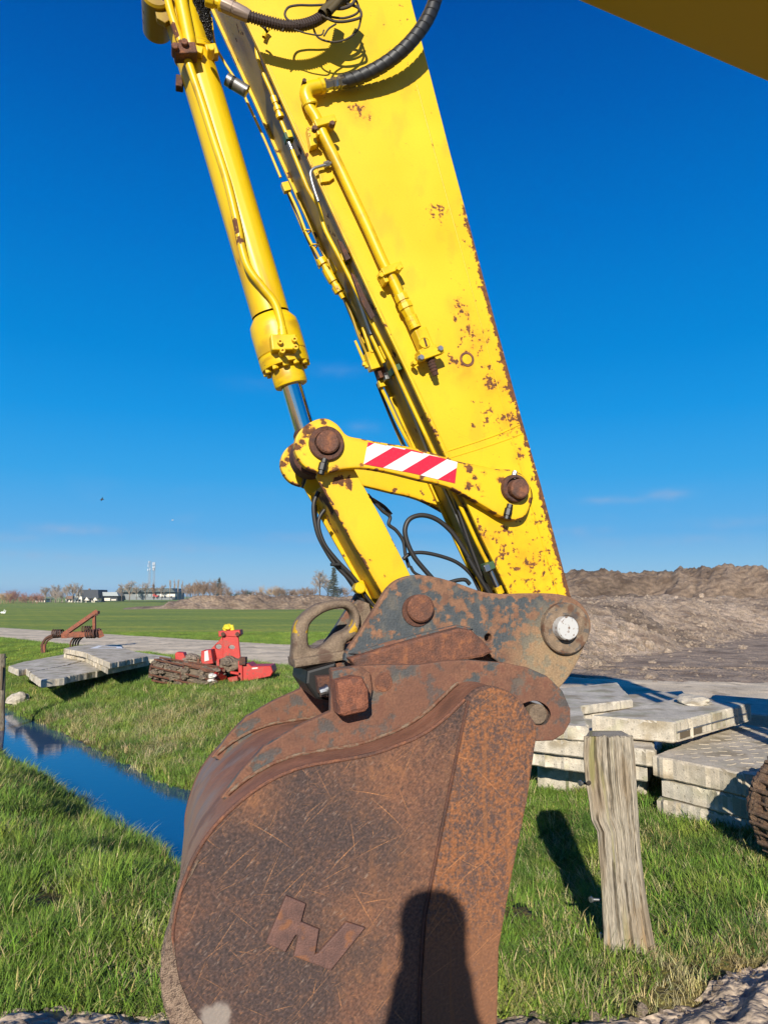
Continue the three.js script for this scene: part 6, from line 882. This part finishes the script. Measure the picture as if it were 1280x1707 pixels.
{ // farm
  const z = -290, s = 290 / 1240, B = (o, n, x0, y0, x1, y1, dz, dep, m) => { const a = Q(x0, y0, z - dz), b = Q(x1, y1, z - dz); return part(n, box(Math.abs(b.x - a.x), Math.abs(b.y - a.y), dep, (a.x + b.x) / 2, (a.y + b.y) / 2, z - dz - dep / 2, .03), m, o, o.position); };
  const white = plain(214, 206, 192, .8), roofD = plain(62, 64, 68, .8), metal = plain(150, 156, 158, .6), glass = plain(40, 46, 52, .2), grey = plain(120, 124, 126, .8), wood = plain(128, 90, 56, .8);
  const roofG = (x0, x1, yb, yt, xa, dz, dep) => { const p = [Q(x0, yb, z - dz), Q(x1, yb, z - dz), Q(x1 - xa, yt, z - dz), Q(x0 + xa, yt, z - dz)].map(q => new THREE.Vector2(q.x, q.y)); return boxUV(new THREE.ExtrudeGeometry(new THREE.Shape(p), { depth: dep, bevelEnabled: false }).translate(0, 0, z - dz - dep)); };
  const mk = (n, label, cat, x, y) => thing(n, label, cat, Q(x, y, z));
  let o = mk('farmhouse', 'white farmhouse with a big dark roof and pointed gable, left on the horizon', 'house', 145, 1004);
  B(o, 'wall', 125, 997, 164, 1004, 4, 8, white); part('roof', roofG(130, 165, 997.5, 983, 1.2, 2.5, 10), roofD, o, o.position);
  { const p = [[124, 1004], [137, 1004], [137, 996], [130.5, 985], [124, 996]].map(([x, y]) => { const q = Q(x, y, z - 1.5); return new THREE.Vector2(q.x, q.y); }); part('gable', boxUV(new THREE.ExtrudeGeometry(new THREE.Shape(p), { depth: 2, bevelEnabled: false }).translate(0, 0, z - 3.5)), white, o, o.position); }
  for (const x of [127, 132]) B(o, 'window', x, 999, x + 2.6, 1002, 1.2, .25, glass); B(o, 'window', 129, 991, 132, 994, 1.2, .25, glass); for (let i = 0; i < 5; i++) B(o, 'window', 141 + i * 4.4, 998.5, 144 + i * 4.4, 1002.5, 3.7, .25, glass); B(o, 'chimney', 148, 981, 150, 985, 5, 1, wood);
  for (const x of [141, 155]) { const q = roofG(x, x + 8, 1001, 995.5, 4, 2, 1.5); part('porch_gable', q, white, o, o.position); }
  o = mk('barn', 'low open barn with a pale roof, right of the farmhouse', 'barn', 180, 1002); B(o, 'wall', 163, 993, 196, 1002, 8, 8, plain(70, 72, 74, .8)); part('roof', roofG(161, 198, 993.5, 987, 3, 6.5, 10), metal, o, o.position); B(o, 'white_door', 174, 997, 184, 1001.5, 7.6, .3, white); B(o, 'white_door', 186, 999, 194, 1001, 7.6, .3, white);
  o = mk('barn', 'long grey barn with a dark roof below the two masts', 'barn', 255, 1000); B(o, 'wall', 204, 986, 292, 1000, 14, 14, grey); part('roof', roofG(192, 292, 987, 980.5, 6, 12, 18), plain(78, 86, 84, .8), o, o.position); for (let i = 0; i < 9; i++) B(o, 'wall_panel', 226 + i * 7, 987.5, 231.5 + i * 7, 995, 13.7, .3, plain(136, 142, 142, .7)); B(o, 'gate', 197, 991, 203, 1000, 13.6, .3, wood);
  o = mk('trailer', 'white trailer parked in front of the long barn', 'trailer', 279, 998); B(o, 'body', 267, 990, 292, 994.5, 5, 3, white); for (const x of [271, 276, 286]) part('wheel', cyl(Q(x, 995.4, z - 4.6), Q(x, 995.4, z - 5.2), .42, .42, 14), blackM, o, o.position);
  o = mk('tractor', 'small red tractor beside the white trailer', 'tractor', 260, 998); B(o, 'cab', 255, 990, 259, 994, 5, 2, plain(170, 50, 44, .6)); B(o, 'bonnet', 259, 992.5, 264, 995.5, 5, 1.4, plain(170, 50, 44, .6)); for (const x of [257, 263]) part('wheel', cyl(Q(x, 996, z - 4.4), Q(x, 996, z - 5), .5, .5, 14), blackM, o, o.position);
  o = mk('shed', 'small white flat roofed shed left of the farmhouse trees', 'shed', 67, 1005); B(o, 'wall', 60, 999, 76, 1005, 6, 5, white); B(o, 'roof', 59, 997.8, 77, 999.2, 5, 7, grey); for (const x of [63, 67, 71]) B(o, 'opening', x, 1000.5, x + 2.4, 1005, 5.8, .3, plain(84, 74, 60, .8));
  o = mk('cottage', 'low pale cottage among the trees left of the farmhouse', 'house', 118, 1004); B(o, 'wall', 110, 998, 122, 1004, 9, 6, white); part('roof', roofG(109, 123, 998.3, 993.5, 2, 8, 8), plain(120, 92, 76, .8), o, o.position); for (const x of [112, 117]) B(o, 'window', x, 999.5, x + 2.4, 1002, 8.7, .3, glass);
  // masts
  for (const [x, yt, lab, w] of [[249, 935.5, 'left radio mast of the pair, square lattice with side antennas', .34], [256.5, 937, 'right radio mast of the pair, lattice with a drum antenna head', .24]]) {
    const m = thing('radio_mast', lab, 'mast', Q(x, 1000, z - 40)), zz = z - 40, a = Q(x, 1000, zz), b = Q(x, yt, zz), g = []; const pm = plain(150, 156, 162, .6);
    for (const [i, j] of [[-1, -1], [1, -1], [1, 1], [-1, 1]]) part('mast_leg', cyl(a.clone().add(V3(i * w, 0, j * w)), b.clone().add(V3(i * w, 0, j * w)), .05, .04, 6), pm, m, m.position);
    const n = 26; for (let k = 0; k < n; k++) { const y0 = lerp(a.y, b.y, k / n), y1 = lerp(a.y, b.y, (k + 1) / n), f = k % 2 ? 1 : -1; for (const j of [-1, 1]) { g.push(cyl(V3(a.x - w * f, y0, a.z + j * w), V3(a.x + w * f, y1, a.z + j * w), .022, .022, 5)); g.push(cyl(V3(a.x + j * w, y0, a.z - w * f), V3(a.x + j * w, y1, a.z + w * f), .05, .05, 5)); } }
    part('lattice', g, pm, m, m.position).userData.kind = 'stuff';
    const an = (yy, dx, hh, ww) => { const c = Q(x + dx, yy, zz + .6); part('antenna', box(ww * .7, hh * .7, .25, c.x, c.y, c.z, .06), plain(190, 194, 198, .5), m, m.position); };
    if (w > .3) { an(943, -1.6, 1.6, .35); an(950, -2, 1.2, .5); an(949, 1.6, 1.4, .35); an(937, 0, 1.6, .3); } else { for (const dx of [-1.6, 0, 1.6]) { an(940, dx, 2, .35); an(945.5, dx * .9, 1.4, .35); } part('drum', cyl(Q(x, 951, zz), Q(x, 947, zz), .55, .55, 12), pm, m, m.position); }
  }
}
{ // birds
  const bird = (name, label, x, y, d, s, white, roll) => { const p = atDist(x, y, d), o = thing(name, label, 'bird', p, .6); const c = white ? plain(226, 226, 222, .7) : plain(70, 62, 54, .8), g = new THREE.SphereGeometry(1, 16, 12).scale(.42 * s, .15 * s, .15 * s), hd = new THREE.SphereGeometry(.1 * s, 12, 8).translate(.44 * s, .05 * s, 0), tl = new THREE.ConeGeometry(.1 * s, .3 * s, 8).rotateZ(Math.PI / 2).translate(-.48 * s, 0, 0); const b = part('body', [boxUV(g), boxUV(hd), boxUV(tl)], c, o); 
    for (const k of [-1, 1]) { const sp = new THREE.Shape([[-.16, 0], [.18, 0], [.12, .5], [-.06, .95], [-.16, .5]].map(q => new THREE.Vector2(q[0] * s, q[1] * s))), w = boxUV(new THREE.ExtrudeGeometry(sp, { depth: .02 * s, bevelEnabled: false }).rotateX(k * (Math.PI / 2 - roll * k)).translate(0, .06 * s, 0)); part('wing', w, c, o); } };
  bird('flying_bird', 'dark bird flying in the blue sky left of the arm, the larger one', 170.5, 832.5, 75, .36, false, .55);
  bird('flying_bird', 'tiny pale bird flying low in the sky, right of the dark bird', 288, 867, 110, .3, true, .3);
  for (const [x, lab, k] of [[4.2, 'white goose in the field at the left edge, the larger of two', 1], [7.2, 'white goose in the field at the left edge, the smaller right one', .85]]) {
    const p = onGround(x, 1025.5, -.1), q = V3(p.x, H(p.x, p.z), p.z), o = thing('goose', lab, 'bird', q), m = plain(232, 232, 226, .8), s = .38 * k;
    part('body', [boxUV(new THREE.SphereGeometry(1, 16, 12).scale(.42 * s, .24 * s, .24 * s).translate(0, .42 * s, 0)), boxUV(tubeG([V3(.28 * s, .5 * s, 0), V3(.42 * s, .66 * s, 0), V3(.40 * s, .9 * s, 0), V3(.46 * s, 1.02 * s, 0)], .07 * s, 8)), boxUV(new THREE.SphereGeometry(.1 * s, 12, 8).translate(.48 * s, 1.04 * s, 0))], m, o); part('beak', boxUV(new THREE.ConeGeometry(.045 * s, .16 * s, 8).rotateZ(-Math.PI / 2).translate(.62 * s, 1.03 * s, 0)), plain(206, 120, 40, .6), o);
    for (const dz of [-1, 1]) part('leg', cyl(V3(0, -.02, dz * .08 * s), V3(0, .24 * s, dz * .08 * s), .02 * s, .02 * s, 6), plain(206, 120, 40, .6), o);
  }
}

// ---------------------------------------------------------------- the photographer, whose shadow falls on the bucket
{
  const hit = P(722, 1572, 0), hw = armWorld(hit.x, hit.y, hit.z), t = (.27 - hw.z) / SUN.z, hd = hw.clone().addScaledVector(SUN, t);   // where the head must be
  const N = 74, size = 1.06, mc = (joints, cen, half, n, blend) => { // tapered capsules joined by a smooth minimum
    const M = new MarchingCubes(n, new THREE.MeshStandardMaterial(), false, false, 120000); M.isolation = 0; const jl = joints.map(([a, b, r0, r1]) => [a.x, a.y, a.z, b.x - a.x, b.y - a.y, b.z - a.z, r0, r1, Math.max(1e-9, b.distanceToSquared(a))]);
    for (let k = 0; k < n; k++) for (let j = 0; j < n; j++) for (let i = 0; i < n; i++) { const x = (i / n - .5) * 2 * half + cen.x, yy = (j / n - .5) * 2 * half + cen.y, zz = (k / n - .5) * 2 * half + cen.z; let d = 9; for (const q of jl) { const tt = clamp(((x - q[0]) * q[3] + (yy - q[1]) * q[4] + (zz - q[2]) * q[5]) / q[8]), e = Math.hypot(x - q[0] - q[3] * tt, yy - q[1] - q[4] * tt, zz - q[2] - q[5] * tt) - lerp(q[6], q[7], tt), hh = clamp(.5 + .5 * (d - e) / blend); d = lerp(d, e, hh) - blend * hh * (1 - hh); } M.field[i + j * n + k * n * n] = -d; }
    M.update(); const c = M.count, g = new THREE.BufferGeometry(), pa = new Float32Array(c * 3); for (let i = 0; i < c; i++) { pa[3 * i] = M.positionArray[3 * i] * half + cen.x; pa[3 * i + 1] = M.positionArray[3 * i + 1] * half + cen.y; pa[3 * i + 2] = M.positionArray[3 * i + 2] * half + cen.z; } g.setAttribute('position', new THREE.BufferAttribute(pa, 3)); const m2 = mergeVertices(g, 1e-4); m2.computeVertexNormals(); return boxUV(m2); };
  const h = hd, y = h.y, J = (x, yy, z) => V3(h.x + x, y + yy, h.z + z), o = thing('person', 'person in a dark winter coat holding up a phone, seen only as a shadow', 'person', V3(h.x, 0, h.z + .08));
  const pp = (n, g, m) => part(n, g, m, o, o.position), coat = plain(48, 52, 62, .9), skin = plain(206, 156, 130, .6), jean = plain(52, 62, 86, .9);
  const lift = -(y - 1.72), body = [[J(0, -.2, .05), J(0, -.42, .09), .085, .15], [J(-.10, -.31, .07), J(.10, -.31, .07), .085, .085], [J(0, -.42, .09), J(0, -.80, .1), .165, .17], [J(0, -.8, .1), J(0, -.98, .1), .17, .18], [J(-.15, -.32, .07), J(-.20, -.52, .05), .07, .055], [J(-.20, -.52, .05), J(-.03, -.38, -.14), .052, .04], [J(.16, -.33, .07), J(.235, -.60, .06), .07, .055], [J(.235, -.60, .06), J(.12, -.42, -.15), .052, .04], [J(.008, -.11, .03), J(.0, -.30, .06), .112, .15], [J(-.10, -.30, -.02), J(-.075, -.13, -.03), .05, .04]];
  const legs = []; for (const s of [-1, 1]) legs.push([J(s * .095, -.92, .1), J(s * .10, -1.32, .09), .1, .072], [J(s * .10, -1.32, .09), V3(h.x + s * .11, .1, h.z + .12), .07, .05], [V3(h.x + s * .11, .06, h.z + .14), V3(h.x + s * .12, .05, h.z - .06), .055, .05]);
  pp('coat', mc(body, V3(h.x, y - .58, h.z), .62, 64, .05), coat); pp('trousers', mc(legs, V3(h.x, .52, h.z + .08), .66, 60, .04), jean);
  pp('head', mc([[J(0, .02, .01), J(0, -.045, -.01), .095, .072], [J(0, -.09, -.035), J(0, -.10, -.03), .045, .042], [J(0, -.02, -.10), J(0, -.045, -.112), .012, .016], [J(.088, -.02, .02), J(.092, -.05, .02), .018, .012], [J(-.088, -.02, .02), J(-.092, -.05, .02), .018, .012], [J(0, -.1, .03), J(0, -.18, .04), .055, .06], [J(-.02, -.087, -.092), J(.02, -.087, -.092), .008, .008]], V3(h.x, y - .04, h.z), .2, 60, .025), skin);
  pp('woolly_hat', mc([[J(0, .045, .015), J(0, .03, .03), .105, .102], [J(-.03, .09, .01), J(.03, .09, .01), .06, .06]], V3(h.x, y + .05, h.z), .2, 40, .03), plain(40, 40, 44, .95));
  for (const s of [-1, 1]) pp('eye', boxUV(new THREE.SphereGeometry(.011, 12, 8).translate(h.x + s * .032, y - .015, h.z - .088)), plain(230, 228, 224, .3));
  for (const [wx, wy, wz, s] of [[-.03, -.38, -.14, -1], [.12, -.42, -.15, 1]]) { const w = J(wx, wy, wz), q = J(wx + s * -.005, wy + .085, wz - .035), F = [[w, q, .03, .038]]; for (let f = 0; f < 4; f++) { const a = q.clone().add(V3((f - 1.5) * .02, .02, 0)), b = a.clone().add(V3(0, .036 - .004 * Math.abs(f - 1), -.012)), c = b.clone().add(V3(0, .012, -.022)); F.push([a, b, .0095, .009], [b, c, .009, .0078]); } const ta = w.clone().add(V3(-s * .03, .035, -.01)), tb = ta.clone().add(V3(-s * .028, .03, -.01)); F.push([ta, tb, .0115, .01], [tb, tb.clone().add(V3(-s * .004, .026, -.006)), .01, .008]); pp('hand', mc(F, q, .13, 64, .012), skin); }
}

scene.fog = new THREE.FogExp2(0xa9c6e6, 0.00022);
renderer.render(scene, camera);
